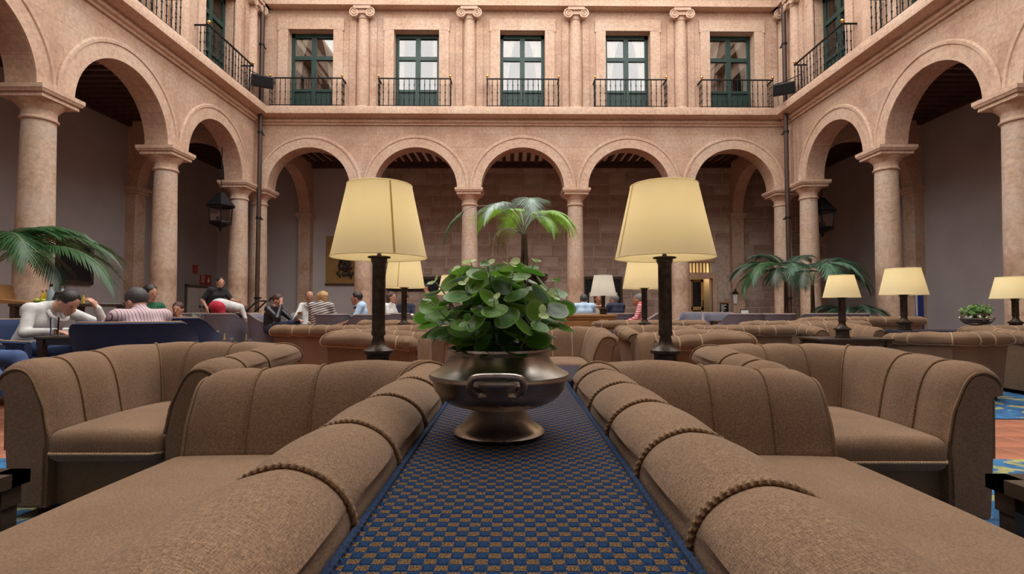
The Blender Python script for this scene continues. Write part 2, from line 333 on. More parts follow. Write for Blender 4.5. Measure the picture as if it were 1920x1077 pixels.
FINM = B().sphere((0, 0, .955), .042, 12, 8).lathe([(.018, .87), (.03, .89), (.012, .905), (.02, .92), (.0, .93)], 10).mesh('finial', 'brass')
def railing(frame, u, label):
    t = thing('balcony_railing', label, 'railing', frame @ Vector((u, -.05, ZB1)), frame.to_euler().z, 'balcony railings of the upper floor')
    w, d = 1.09, .30; r = B()
    for z0, z1, hw in ((.86, .89, .022), (.04, .055, .014)):
        r.box(-w - hw, w + hw, -d - hw, -d + hw, z0, z1); r.box(-w - hw, -w + hw, -d, .05, z0, z1); r.box(w - hw, w + hw, -d, .05, z0, z1)
    r.obj('handrail', 'iron', t, smooth=False)
    for i in range(15): link('baluster', BALM, t, (-w + 2 * w * i / 14, -d, 0))
    for s in (-1, 1):
        for y in (-.2, -.1): link('baluster', BALM, t, (s * w, y, 0))
        link('finial', FINM, t, (s * w, -d, 0))
    return t
WN = [0]
def curtain_mesh(s, tied):
    b = B(); n = 26; rows = 16; vs = []
    for j in range(rows + 1):
        z = 2.42 - 2.1 * j / rows; t = j / rows
        wd = (.40 * (1 - 1.5 * t + .95 * t * t)) if tied else .17
        for i in range(n + 1): vs.append((s * (.62 - wd * (i / n)), .10 + .03 * math.sin(i * 1.7 + j * .15), z))
    b.add(vs, [(j * (n + 1) + i, j * (n + 1) + i + 1, (j + 1) * (n + 1) + i + 1, (j + 1) * (n + 1) + i) for j in range(rows) for i in range(n)])
    return b.mesh('curtain', 'curtain', fix=False)
CUR = {(s, t): curtain_mesh(s, t) for s in (-1, 1) for t in (0, 1)}
def wframe():
    b = B(); h = ZW - ZB1; w = WW; y0, y1 = 0, .07
    b.box(-w, -w + .10, y0, y1, 0, h); b.box(w - .10, w, y0, y1, 0, h); b.box(-w, w, y0, y1, h - .13, h); b.box(-w + .1, w - .1, y0 - .015, y1, 1.72, 1.84)
    b.box(-.075, .075, y0 - .01, y1, 0, h - .13); b.box(-w + .1, w - .1, y0, y1, 0, .09); b.box(-w + .1, w - .1, y0 - .012, y1, .70, .78); return b.mesh('frame', 'green_paint', smooth=False)
WFM = wframe()
def wpanel(s):
    b = B(); x0, x1 = (.075, .60) if s > 0 else (-.60, -.075); b.box(x0, x1, .025, .05, .08, .71)
    b.rbox(x0 + .06, x1 - .06, .008, .03, .14, .64, .012, 1); return b.mesh('door_panel', 'green_paint', smooth=False)
WPM = {s: wpanel(s) for s in (-1, 1)}
def pane(x0, x1, z0, z1): return B().box(x0, x1, .03, .036, z0, z1).mesh('pane', 'pane_glass', smooth=False)
PM = [pane(*a) for a in ((-.6, -.075, .78, 1.72), (.075, .6, .78, 1.72), (-.6, -.075, 1.84, 2.43), (.075, .6, 1.84, 2.43))]
def window(frame, u, tied):
    WN[0] += 1; t = link('window_%d' % WN[0], None, None, frame @ Vector((u, .26, ZB1)), (0, 0, frame.to_euler().z), kind='structure')
    link('frame', WFM, t)
    for m in PM: link('pane', m, t)
    for s in (-1, 1): link('door_panel', WPM[s], t); link('curtain', CUR[(s, tied)], t)
def facade(name, frame, cols, u0, u1, wins, wlabels, tied):
    """local frame: u along x, court side is -y, face at y=0"""
    w = B(); bays = [(cols[i], cols[i + 1]) for i in range(len(cols) - 1)]
    K = 32; arch = []
    def solid(a, b_): w.box(a, b_, 0, TH, ZS, ZB0)
    solid(u0, cols[0] + .0); solid(cols[-1], u1)
    for a, b_ in bays:
        c = (a + b_) / 2; r = (b_ - a) / 2 - .37; arch.append((c, r)); w.box(a, c - r, 0, TH, ZS, ZB0); w.box(c + r, b_, 0, TH, ZS, ZB0)
        pts = [(c - r * math.cos(PI * i / K), ZS + r * math.sin(PI * i / K)) for i in range(K + 1)]
        for y in (0, TH):
            w.add([(x, y, z) for x, z in pts] + [(x, y, ZB0) for x, z in pts], [(i, i + 1, K + 2 + i, K + 1 + i) for i in range(K)])
        w.add([(x, 0, z) for x, z in pts] + [(x, TH, z) for x, z in pts], [(i, i + 1, K + 2 + i, K + 1 + i) for i in range(K)])
    # upper storey with real openings
    edges = [u0] + [e for c in wins for e in (c - WW, c + WW)] + [u1]
    for i in range(0, len(edges), 2): w.box(edges[i], edges[i + 1], 0, .4, ZB0, ZT)
    for c in wins: w.box(c - WW, c + WW, 0, .4, ZB0, ZB1); w.box(c - WW, c + WW, 0, .4, ZW, ZT)
    wall = w.obj(name, 'stone', smooth=False, fix=False, kind='structure'); wall.matrix_world = frame
    bpy.context.view_layer.update()
    for c, r in arch:
        b = B(); ro = r + .37
        prof = [(r, 0), (r, .03), (ro - .10, .03), (ro - .085, .055), (ro - .03, .06), (ro, .03), (ro, -.02)]
        vs = []; KK = 48
        for i in range(KK + 1):
            t = PI * i / KK
            for q, o in prof: vs.append((c - q * math.cos(t), -o, ZS + q * math.sin(t)))
        k = len(prof); b.add(vs, [(i * k + j, i * k + j + 1, (i + 1) * k + j + 1, (i + 1) * k + j) for i in range(KK) for j in range(k - 1)])
        b.obj('archivolt', 'stone_trim', wall)
    for c in cols:
        o = link('column', CM[0], wall, (c, .25, 0)); link('column_base', CM[1], o); link('capital', CM[2], o)
    b = B(); P = [(-.02, ZB0), (.05, ZB0), (.06, ZB0 + .05), (.12, ZB0 + .07), (.13, ZB0 + .13), (.10, ZB0 + .14), (.10, ZB0 + .18), (.20, ZB0 + .20), (.24, ZB0 + .215), (.40, ZB0 + .23), (.42, ZB1 - .02), (.41, ZB1), (-.02, ZB1)]
    sweep_line(b, P, u0, u1); b.obj('cornice', 'stone_trim', wall)
    b = B(); P = [(-.02, ZT), (.30, ZT), (.30, ZT + .25), (.36, ZT + .28), (.36, ZT + .8), (.6, ZT + .95), (.6, ZT + 1.1), (-.4, ZT + 1.1), (-.4, ZT)]
    sweep_line(b, P, u0, u1); b.obj('entablature', 'stone_trim', wall)
    mids = list(cols)
    for c in mids:
        o = link('half_column', HM, wall, (c, 0, 0)); link('capital', IM, o); link('column_base', HB, o)
        b = B().box(c - .42, c - .22, -.045, .0, ZB1, 9.97).box(c + .22, c + .42, -.045, 0, ZB1, 9.97); b.obj('pilaster_strip', 'stone', wall, smooth=False)
    for i, c in enumerate(wins):
        b = B(); e = .30; b.box(c - WW - e, c - WW, -.04, .02, ZB1, ZW); b.box(c + WW, c + WW + e, -.04, .02, ZB1, ZW); b.box(c - WW - e - .03, c + WW + e + .03, -.045, .02, ZW, ZW + .36); b.box(c - WW - e - .03, c - WW - e + .05, -.05, .02, ZW - .04, ZW + .01); b.box(c + WW + e - .05, c + WW + e + .03, -.05, .02, ZW - .04, ZW + .01)
        b.obj('window_surround', 'stone_trim', wall, smooth=False); window(frame, c, tied[i])
        if wlabels[i]: railing(frame, c, wlabels[i])
    return wall
def frm(loc, rz): return Matrix.Translation(loc) @ Matrix.Rotation(rz, 4, 'Z')
# back facade: slightly skewed, as in the photograph
BF = frm((0, YB, 0), .014)
bc = [at(u, 577, 16.2).x for u in (484, 681, 880, 1080, 1279, 1476)]
facade('wall_back', BF, bc, XL - .3, XR + .3, [(bc[i] + bc[i + 1]) / 2 for i in range(5)],
       ['black iron balcony railing at the leftmost window of the far facade', 'black iron balcony railing at second window from left on far facade', 'black iron balcony railing at the middle window of the far facade',
        'black iron balcony railing at second window from right on far facade', 'black iron balcony railing at the rightmost window of the far facade'], [1, 0, 1, 1, 1])
lc = [15.3 - 3.26 * i for i in range(6)][::-1]
facade('wall_left', frm((XL, 0, 0), PI / 2), lc, -4.0, 16.3, [(lc[i] + lc[i + 1]) / 2 for i in range(5)],
       [None, None, None, 'black iron balcony railing cut by the top edge on left wing', 'black iron balcony railing on left wing beside the corner drainpipe'], [1] * 5)
rc = [15.26 - 3.2 * i for i in range(6)]
facade('wall_right', frm((XR, 0, 0), -PI / 2), [-y for y in rc], -16.5, 4.0, [-(rc[i] + rc[i + 1]) / 2 for i in range(5)],
       ['black iron balcony railing on right wing beside the corner drainpipe', 'black iron balcony railing cut by the top edge on right wing', None, None, None], [1] * 5)
# wing behind the camera
fc = [XL + .4 + 3.09 * i for i in range(6)]
facade('wall_front', frm((0, -1.7, 0), PI), [-x for x in fc[::-1]], -XR - .3, -XL + .3, [-(fc[i] + fc[i + 1]) / 2 for i in range(5)][::-1], [None] * 5, [1] * 5)
B().box(XL - .5, XR + .5, -5.2, -5.0, 0, ZT + .6).box(XL - .5, XR + .5, -5.2, -2.1, ZT + .55, ZT + .7).box(XL, XR, -5.0, -2.2, 6.45, 6.57).obj('wall_front_gallery', 'plaster', smooth=False, kind='structure')
# galleries
GXL, GXR, GY = XL - GD, XR + GD, 19.8
g = B().box(GXL - .2, GXL, -4.5, GY + .3, 0, ZT + .6); g.obj('wall_left_gallery', 'plaster_wing_shaded', smooth=False, kind='structure')
g = B().box(GXR, GXR + .2, -4.5, GY + .3, 0, ZT + .6); g.obj('wall_right_gallery', 'plaster_wing_shaded', smooth=False, kind='structure')
DX0, DX1, DZ = 6.68, 7.52, 2.02
gb = B(); gb.box(GXL, DX0, GY, GY + .3, 0, ZT + .6); gb.box(DX1, GXR, GY, GY + .3, 0, ZT + .6); gb.box(DX0, DX1, GY, GY + .3, DZ, 2.22); gb.box(DX0, DX1, GY, GY + .3, 2.62, ZT + .6)
gwall = gb.obj('wall_back_gallery', 'plaster', smooth=False, kind='structure')
SX0 = at(722, 400, GY).x
B().box(SX0, DX0 - .12, GY - .04, GY, 0, 6.45).box(DX1 + .12, GXR, GY - .04, GY, 0, 6.45).box(DX0 - .12, DX1 + .12, GY - .04, GY, 2.75, 6.45).obj('mortar_bed', 'mortar', gwall, smooth=False)
rr = random.Random(3); z = .02; nst = 0; stm = []
for k in range(14):
    s = B(); wd = 1; s.rbox(-.5, .5, 0, .10, 0, 1., .035 if False else .02, 1); stm.append(s)
big = [B().rbox(-.5, .5, 0, .09, -.5, .5, .03, 1).mesh('stone_block', 'masonry', smooth=False), B().rbox(-.5, .5, 0, .09, -.5, .5, .03, 1).mesh('stone_block', 'masonry_pale', smooth=False)]
rest = B()
z = .05
while z < 6.3:
    hgt = rr.uniform(.40, .56) if z > 2.2 else rr.uniform(.26, .36)
    x = SX0 + rr.uniform(.02, .3)
    while x < GXR - .2:
        wd = rr.uniform(.55, .95) if z > 2.2 else rr.uniform(.3, .62)
        c = x + wd / 2; zc = z + hgt / 2
        hit = (DX0 - .55 < c < DX1 + .55 and z < 2.9)
        if not hit:
            if z > .95 and c < 9.6 and nst < 300:
                link('stone_block', big[rr.random() < (.30 if z > 2.2 else .6)], gwall, (c, GY - .045 - rr.uniform(0, .03), zc), (0, rr.uniform(-.012, .012), 0), (wd - .03, 1, hgt - .03)); nst += 1
            else: rest.rbox(c - wd / 2 + .015, c + wd / 2 - .015, GY - .06, GY - .0, z + .015, z + hgt - .015, .02, 1)
        x += wd
    z += hgt
rest.obj('stone_blocks', 'masonry', gwall, smooth=False, kind='stuff')
# ceilings of the galleries with one joist after another
zc = 6.45
def ceil(name, x0, x1, y0, y1): return B().box(x0, x1, y0, y1, zc, zc + .12).obj(name, 'plaster_ceiling', smooth=False, kind='structure')
cb = ceil('ceiling', XL, XR, YB + .5, GY); cl = ceil('ceiling_left', GXL, XL - .0, -4.4, GY); cr_ = ceil('ceiling_right', XR, GXR, -4.4, GY)
jb = B().box(-.065, .065, YB + .5, GY, zc - .11, zc).mesh('joist', 'joist_wood', smooth=False)
x = XL + .3
while x < XR - .2: link('joist', jb, cb, (x, 0, 0)); x += .30
jl = B().box(-GD + .0, -.5, -.05, .05, zc - .085, zc).mesh('joist', 'joist_wood', smooth=False); jr = B().box(.5, GD, -.05, .05, zc - .085, zc).mesh('joist', 'joist_wood', smooth=False)
y = 4.2
while y < GY - .1: link('joist', jl, cl, (XL, y, 0)); link('joist', jr, cr_, (XR, y, 0)); y += .30
B().box(GXL, GXR, GY - .22, GY - .05, zc - .22, zc).obj('wall_beam', 'joist_wood', cb, smooth=False)
B().box(GXL, GXL + .12, -4, GY, zc - .22, zc).obj('wall_beam', 'joist_wood', cl, smooth=False); B().box(GXR - .12, GXR, -4, GY, zc - .22, zc).obj('wall_beam', 'joist_wood', cr_, smooth=False)
# roof over galleries and rooms
B().box(GXL, XL - .3, -4.5, GY + .3, ZT + .55, ZT + .7).box(XR + .3, GXR, -4.5, GY + .3, ZT + .55, ZT + .7).box(XL - .5, XR + .5, YB + .35, GY + .3, ZT + .55, ZT + .7).obj('ceiling_roof', 'room_dark', smooth=False, kind='structure')
B().box(GXL, XL - .3, -4.6, -4.4, 0, ZT + .6).box(XR + .3, GXR, -4.6, -4.4, 0, ZT + .6).obj('wall_gallery_ends', 'plaster', smooth=False, kind='structure')
# transverse arches of the corner bays with wall pilasters
def transverse(rz, loc, n):
    b = B(); r = 1.42; c = .3 + r; K = 24; pts = [(c - r * math.cos(PI * i / K), 4.45 + r * math.sin(PI * i / K)) for i in range(K + 1)]
    for y in (-.2, .2): b.add([(x, y, q) for x, q in pts] + [(x, y, zc) for x, q in pts], [(i, i + 1, K + 2 + i, K + 1 + i) for i in range(K)])
    b.add([(x, -.2, q) for x, q in pts] + [(x, .2, q) for x, q in pts], [(i, i + 1, K + 2 + i, K + 1 + i) for i in range(K)])
    b.box(0, .3, -.2, .2, 4.45, zc); b.box(c + r, 3.5, -.2, .2, 4.45, zc)
    o = b.obj('wall_arch_%d' % n, 'stone_trim', smooth=False, fix=False, loc=loc, rot=(0, 0, rz), kind='structure')
    p = B().box(c + r + .03, 3.5, -.22, .22, 0, 4.25).box(c + r - .02, 3.5, -.26, .26, 4.25, 4.33).box(c + r - .08, 3.5, -.31, .31, 4.33, 4.45); p.obj('pilaster', 'stone_column', o, smooth=False)
transverse(PI, (XL, 15.3, 0), 1); transverse(PI / 2, (XL, 16.3, 0), 2); transverse(0, (XR, 15.26, 0), 3); transverse(PI / 2, (XR, 16.35, 0), 4)
# floor: grout bed and terracotta tiles
fl = B().box(GXL, GXR, -4.5, 24, -.2, -.004).obj('floor', 'grout', smooth=False, kind='structure')
ts = .29; tm = B().rbox(-ts / 2 + .004, ts / 2 - .004, -ts / 2 + .004, ts / 2 - .004, -.02, 0, .004, 1).mesh('tile', 'terracotta', smooth=False)
tr = B(); nt_ = 0
for i in range(-40, 41):
    for j in range(-6, 69):
        x = (i + .5) * ts; y = (j + .5) * ts
        if not (GXL + .1 < x < GXR - .1): continue
        px = 963 + FPX * x / max(y, .1); vis = y > 2.9 and ((x < -2.2 and y < 5.2 and px > -60) or (x > 2.0 and y < 4.7 and 1780 < px < 1990) or (6 < y < 11.5 and 420 < px < 500))
        if vis and nt_ < 300: link('tile', tm, fl, (x, y, 0)); nt_ += 1
        else: tr.add([(x - ts / 2 + .004, y - ts / 2 + .004, 0), (x + ts / 2 - .004, y - ts / 2 + .004, 0), (x + ts / 2 - .004, y + ts / 2 - .004, 0), (x - ts / 2 + .004, y + ts / 2 - .004, 0)], [(0, 1, 2, 3)])
tr.obj('tiles', 'terracotta', fl, smooth=False, fix=False, kind='stuff')
B().rbox(-4.3, 3.9, -1.5, 3.2, .0005, .006, .002, 1).obj('rug', 'rug', label='blue rug with yellow floral pattern under the nearest sofas', cat='rug', smooth=False)
B().rbox(2.6, 7.2, 4.35, 8.6, .0005, .006, .002, 1).obj('rug', 'rug', label='blue and yellow rug beyond the tiles at right edge', cat='rug', smooth=False)
# drainpipes and loudspeakers in the corners
for px, lab, s in ((485, 'left', 1), (1477, 'right', -1)):
    p = at(px, 400, 15.55); x = p.x; b = B().tube([(x, 15.55, 0), (x, 15.55, 11.2)], .062, 14)
    d = thing('drainpipe', 'brown metal drainpipe running down the far %s corner' % lab, 'pipe', (0, 0, 0)); b.obj('pipe', 'pipe', d)
    for zz in (1.2, 3.6, 6.2, 8.9): B().tube([(x, 15.55, zz - .03), (x, 15.55, zz + .03)], .08, 14).box(x - .015, x + .015, 15.55, 15.8, zz - .02, zz + .02).obj('clamp', 'iron', d)
    q = at(492 if s > 0 else 1470, 153 if s > 0 else 167, 15.08)
    t = thing('loudspeaker', 'small black loudspeaker clamped to the %s drainpipe' % lab, 'speaker', q, s * R(28))
    b = B(); poly = [(-.20, -.15), (.20, -.15), (.27, 0), (.2, .15), (-.2, .15), (-.27, 0)]
    o = B().rbox(-.3, .3, -.14, .14, -.17, .17, .03, 2).obj('cabinet', 'speaker_black', t, rot=(R(18), 0, 0)); B().rbox(-.27, .27, -.15, -.13, -.14, .14, .008, 1).obj('grille', 'iron', o)
    B().box(-.02, .02, .1, .42, -.03, .03).obj('bracket', 'iron', t)
for u0, v0, Y0, u1, v1, Y1, lab in ((466, 131, 14.8, 516, 150, 15.6, 'left'), (1500, 140, 14.8, 1448, 160, 15.6, 'right')):
    B().tube([at(u0, v0, Y0), (at(u0, v0, Y0) + at(u1, v1, Y1)) / 2 - Vector((0, 0, .03)), at(u1, v1, Y1)], .014, 6).obj('cable', 'iron', label='thin dark cable stretched across the %s corner between balconies' % lab, cat='cable')
# lanterns hanging in the side galleries
def lantern(px, py_top, py_bot, Y, lab):
    a = at(px, py_top, Y); c = at(px, py_bot, Y); H = a.z - c.z; s = H / 1.1
    t = thing('hanging_lantern', lab, 'lantern', c, 0, scale=s); n = 6
    def ring(r, z): return [(r * math.cos(2 * PI * i / n), r * math.sin(2 * PI * i / n), z) for i in range(n)]
    b = B()
    for r0, z0, r1, z1 in ((.40, .70, .36, .74), (.36, .74, .14, 1.0), (.14, 1.0, .10, 1.06), (.10, 1.06, .02, 1.1)): b.add(ring(r0, z0) + ring(r1, z1), [(i, (i + 1) % n, n + (i + 1) % n, n + i) for i in range(n)])
    b.add(ring(.40, .70), [tuple(range(n))]); b.obj('roof', 'iron', t, smooth=False)
    b = B()
    for i in range(n):
        p, q = ring(.33, .70)[i], ring(.29, .25)[i]; B().tube([p, q], .014, 6).obj('post', 'iron', t)
        p2, q2 = ring(.33, .70)[(i + 1) % n], ring(.29, .25)[(i + 1) % n]; B().add([p, p2, q2, q], [(0, 1, 2, 3)]).obj('pane', 'lantern_glass', t, smooth=False)
    for r, z in ((.33, .69), (.30, .25)): B().tube(ring(r, z), .02, 6, closed=True).obj('hoop', 'iron', t)
    b.lathe([(.30, .25), (.31, .22), (.1, .13), (.03, .1), (.045, .05), (0, 0)], 6); b.obj('base', 'iron', t, smooth=False)
    for i in range(4):
        x, y = .09 * math.cos(i * PI / 2), .09 * math.sin(i * PI / 2); B().tube([(x, y, .25), (x, y, .42)], .022, 8).obj('candle', 'bronze', t)
    B().tube([(0, 0, 1.1), (0, 0, (6.4 - c.z) / s)], .012, 6).obj('chain', 'iron', t)
lantern(413, 360, 435, 14.6, 'black iron lantern hanging in the left gallery arch'); lantern(1542, 370, 445, 15.5, 'black iron lantern hanging in the right gallery arch')
# ------------------------------------------------------------------ tub sofas and armchairs
PR0 = [(0, .05), (0, .34), (.010, .42), (.028, .52), (.056, .615), (.098, .678), (.15, .70), (.196, .692), (.232, .667), (.25, .632), (.246, .604), (.226, .588), (.205, .575), (.18, .30), (.16, .05)]
def refine(P, k):
    out = []
    for i in range(len(P) - 1):
        if 1 <= i <= 10 and k > 1:
            p0, p1, p2, p3 = (Vector(P[max(i - 1, 0)]), Vector(P[i]), Vector(P[i + 1]), Vector(P[min(i + 2, len(P) - 1)]))
            for j in range(k):
                t = j / k; q = .5 * ((2 * p1) + (-p0 + p2) * t + (2 * p0 - 5 * p1 + 4 * p2 - p3) * t * t + (-p0 + 3 * p1 - 3 * p2 + p3) * t ** 3); out.append((q.x, q.y))
        else: out.append(P[i])
    return out + [P[-1]]
def tub(t, w, d, back_x, arm_f, k=2, step=.08, near=False, seats=1, hs=1., seat_z=.395, cordmat='cord_fabric', drop=.045):
    """front towards -y; the upholstered shell runs left arm, back, right arm"""
    wi = w / 2 - .25; yb = d / 2 - .25; yf = -d / 2; rc = .06
    P = refine(PR0, k); n = len(P); nrm = []
    for i in range(n):
        a = Vector(P[max(i - 1, 0)]); c = Vector(P[min(i + 1, n - 1)]); e = (c - a).normalized(); nrm.append((-e.y, e.x))
    path = []; s = 0.                                            # (x, y, nx, ny, s, arm fraction)
    La = (yb - rc) - yf; Lc = rc * PI / 2; Lb = 2 * (wi - rc); T = 2 * La + 2 * Lc + Lb
    def sq(a): return max(abs(math.cos(a)), abs(math.sin(a))) ** -.75
    def pt(s):
        if s <= La: return (-wi, yf + s, -1, 0, 1 - s / La)
        s2 = s - La
        if s2 <= Lc: a = s2 / rc; return (-wi + rc - rc * math.cos(a), yb - rc + rc * math.sin(a), -math.cos(a) * sq(a), math.sin(a) * sq(a), 0)
        s2 -= Lc
        if s2 <= Lb: return (-wi + rc + s2, yb, 0, 1, 0)
        s2 -= Lb
        if s2 <= Lc: a = s2 / rc; return (wi - rc + rc * math.sin(a), yb - rc + rc * math.cos(a), math.sin(a) * sq(a), math.cos(a) * sq(a), 0)
        s2 -= Lc; return (wi, yb - rc - s2, 1, 0, min(1, s2 / La))
    cords = sorted([La * (1 - f) for f in arm_f] + [La + Lc / 2] + [La + Lc + (x + wi - rc) for x in back_x] + [T - La - Lc / 2] + [T - La * (1 - f) for f in arm_f])
    stops = [0.] + cords + [T]
    ss = []
    for a, b_ in zip(stops[:-1], stops[1:]):
        m = max(3, int((b_ - a) / step)); ss += [a + (b_ - a) * i / m for i in range(m)]
    ss += [.006, .015, .03, .055, T - .006, T - .015, T - .03, T - .055]; ss = sorted(set(ss))
    ss.append(T)
    def sect(s, off=0.):
        x, y, nx, ny, af = pt(s); i = max(j for j in range(len(stops)) if stops[j] <= s + 1e-9); i = min(i, len(stops) - 2)
        u = (s - stops[i]) / (stops[i + 1] - stops[i]); u = min(max(u, 0), 1); bl = .013 * max(0, math.sin(PI * u)) ** .5
        rf = 1.
        if i in (0, len(stops) - 2): e = min(1, (u if i == 0 else 1 - u) * (stops[i + 1] - stops[i]) / .055); bl *= e; rf = .80 + .20 * math.sqrt(max(0, 1 - (1 - e) ** 2))
        out = []
        for (q, z), (mx, mz) in zip(P, nrm):
            f = 1 if .36 < z and q < .245 else .3; dd = (bl if f == 1 else 0) + off
            zz = (z + mz * dd) * hs - drop * af * max(0, (z - .3) / .4); qq = q + mx * dd
            if rf < 1 and z > .5: wz = min(1, (z - .5) / .08); k2 = 1 - (1 - rf) * wz; qq = .11 + (qq - .11) * k2; zz = .56 + (zz - .56) * k2
            out.append((x + nx * qq, y + ny * qq, zz))
        return out
    rows = [sect(s) for s in ss]; b = B()
    b.add([p for r_ in rows for p in r_], [(i * n + j, i * n + j + 1, (i + 1) * n + j + 1, (i + 1) * n + j) for i in range(len(rows) - 1) for j in range(n - 1)])
    m0 = (len(rows) - 1) * n; b.add(rows[0], [tuple(range(n))]); b.add(rows[-1], [tuple(range(n))])
    b.obj('backrest', 'sofa_fabric', t)
    lip = [i for i in range(n) if P[i][0] > .2][-2]; i0 = [i for i in range(n) if P[i][1] > .37][0]
    rc_ = .0052 if near else .0065
    for s in cords:
        q = sect(s, .004)[i0:lip + 1]
        if near:
            fine = []
            for a, c in zip(q[:-1], q[1:]):
                m = max(1, int((Vector(c) - Vector(a)).length / .002)); fine += [tuple(Vector(a).lerp(Vector(c), i / m)) for i in range(m)]
            B().tube(fine, rc_, 8, twist=620, amp=.2, strands=2).obj('piping_cord', cordmat, t)
        else: B().tube(q, rc_, 5).obj('piping_cord', cordmat, t)
    B().tube([sect(s)[lip] for s in ss if .05 < s < T - .05], .006, 5).obj('edge_cord', 'cord_pale', t)
    for sgn, sv in ((-1, 0.), (1, T)):
        q = sect(sv, .002)[2:-1]; B().tube([(p[0], p[1] - .006, p[2]) for p in q], .0055, 5).obj('arm_front_cord', 'cord_fabric', t)
        c = Vector((sum(p[0] for p in rows[0 if sgn < 0 else -1]) / n, 0, .35)); r0 = rows[0 if sgn < 0 else -1]
        pol = [(c.x + (p[0] - c.x) * .9, c.z + (p[2] - c.z) * .96) for p in r0]; B().prism(pol, yf - .012, yf + .01, axis=1).obj('arm_panel', 'sofa_fabric', t)
    B().rbox(-wi - .02, wi + .02, yf + .05, yb + .02, .04, .28, .015, 1).obj('seat_base', 'sofa_fabric', t)
    for i in range(seats):
        x0 = -wi + 2 * wi * i / seats; x1 = -wi + 2 * wi * (i + 1) / seats
        o = B().rbox(x0 + .004, x1 - .004, yf - .03, yb + .01, seat_z - .15, seat_z - .015, .045, 4, crown=.03, sub=6).obj('seat_cushion', 'sofa_fabric', t)
        z = seat_z - .105; yy = yf - .034; pc = [(x0 + .015, yy + .07, z), (x0 + .012, yy + .03, z), (x0 + .035, yy, z), (x1 - .035, yy, z), (x1 - .012, yy + .03, z), (x1 - .015, yy + .07, z)]
        if near:
            fine = []
            for a, c in zip(pc[:-1], pc[1:]):
                m = max(1, int((Vector(c) - Vector(a)).length / .003)); fine += [tuple(Vector(a).lerp(Vector(c), j / m)) for j in range(m)]
            B().tube(fine, .006, 8, twist=500, amp=.2, strands=2).obj('seat_cord', 'cord_pale', o)
        else: B().tube(pc, .006, 5).obj('seat_cord', 'cord_pale', o)
    for x in (-w / 2 + .17, w / 2 - .17):
        for y in (yf + .08, d / 2 - .17): B().lathe([(.02, 0), (.03, .05)], 8, (x, y, 0)).obj('foot', 'dark_wood', t)
    return t
near_l = [1.946, 1.615, 1.306, 1.0, .72, .41, .1]; near_r = [1.837, 1.515, 1.225, .93, .655, .36, .08]
t = thing('sofa', 'long brown tub sofa at left of the blue runner, nearest the camera', 'sofa', (-.22 - .5, .8, 0), -PI / 2); tub(t, 2.8, 1.0, [-(y - .8) for y in near_l][::1], (.34, .68), 4, .045, True, 2)
t = thing('sofa', 'long brown tub sofa at right of the blue runner, nearest the camera', 'sofa', (.22 + .48, .8, 0), PI / 2); tub(t, 2.8, .96, [(y - .8) for y in near_r], (.34, .68), 4, .045, True, 2)
t = thing('armchair', 'large brown tub armchair behind the nearest left sofa, facing the camera', 'armchair', (-1.775, 2.79, 0)); tub(t, 1.01, .98, [-.16, .08], (.36, .7), 4, .045, True, drop=.03)
t = thing('armchair', 'large brown tub armchair behind the nearest right sofa, facing the camera', 'armchair', (1.525, 2.66, 0)); tub(t, 1.03, .95, [-.10, .12], (.36, .7), 4, .045, True, drop=.03)
AC = thing('armchair', 'brown tub armchair seen from the side below the left lamp', 'armchair', (-1.27, 4.93, 0), R(90)); tub(AC, .92, .86, [-.1, .1], (.36, .7), cordmat='cord_pale')
G1 = 'brown tub armchairs across the courtyard'; AC['group'] = G1
dup(AC, (1.66, 4.86, 0), R(-90), 'brown tub armchair seen from the side below the right lamp', G1)
dup(AC, (-1.13, 6.03, 0), 0, 'brown tub armchair facing camera between plant and left lamp stem', G1)
dup(AC, (.53, 5.5, 0), 0, 'brown tub armchair facing camera behind the glass table, right of plant', G1, scale=(1.07, 1, 1))
dup(AC, (1.66, 6.05, 0), 0, 'brown tub armchair facing camera left of the right lamp stem', G1)
dup(AC, (4.47, 5.42, 0), R(192), 'brown tub armchair turned corner on, lit edge towards camera, far right', G1, scale=(.9, .9, .96))
dup(AC, (4.22, 7.0, 0), 0, 'brown tub armchair under the shaded lamp left of small potted plant', G1)
SF = thing('sofa', 'brown tub sofa with its back to camera left of the left lamp', 'sofa', (-2.34, 6.7, 0), R(180)); SF.scale = (.77, 1, 1); tub(SF, 1.62, .9, [-.4, -.13, .13, .4], (.36, .7), cordmat='cord_pale'); G2 = 'brown tub sofas across the courtyard'; SF['group'] = G2
dup(SF, (2.86, 6.75, 0), R(180), 'brown tub sofa with its back to camera right of the right lamp', G2, scale=(.72, 1, 1))
dup(SF, (-1.5, 8.0, 0), R(180), 'brown tub sofa behind the second left lamp, facing away', G2, scale=(1, 1, 1.04))
dup(SF, (2.05, 8.0, 0), R(180), 'brown tub sofa behind the second right lamp, facing away', G2, scale=(1, 1, 1.04))
dup(SF, (4.4, 8.0, 0), R(180), 'brown tub sofa with back to camera in front of the right palms', G2, scale=(1, 1, 1.03))
dup(SF, (6.2, 9.4, 0), R(180), 'brown tub sofa in the farthest row, near the right wing column', G2, scale=(1.15, 1, 1.08))
dup(SF, (5.98, 5.82, 0), 0, 'brown tub sofa facing camera in front of small potted plant', G2, scale=(.92, 1, 1.0))
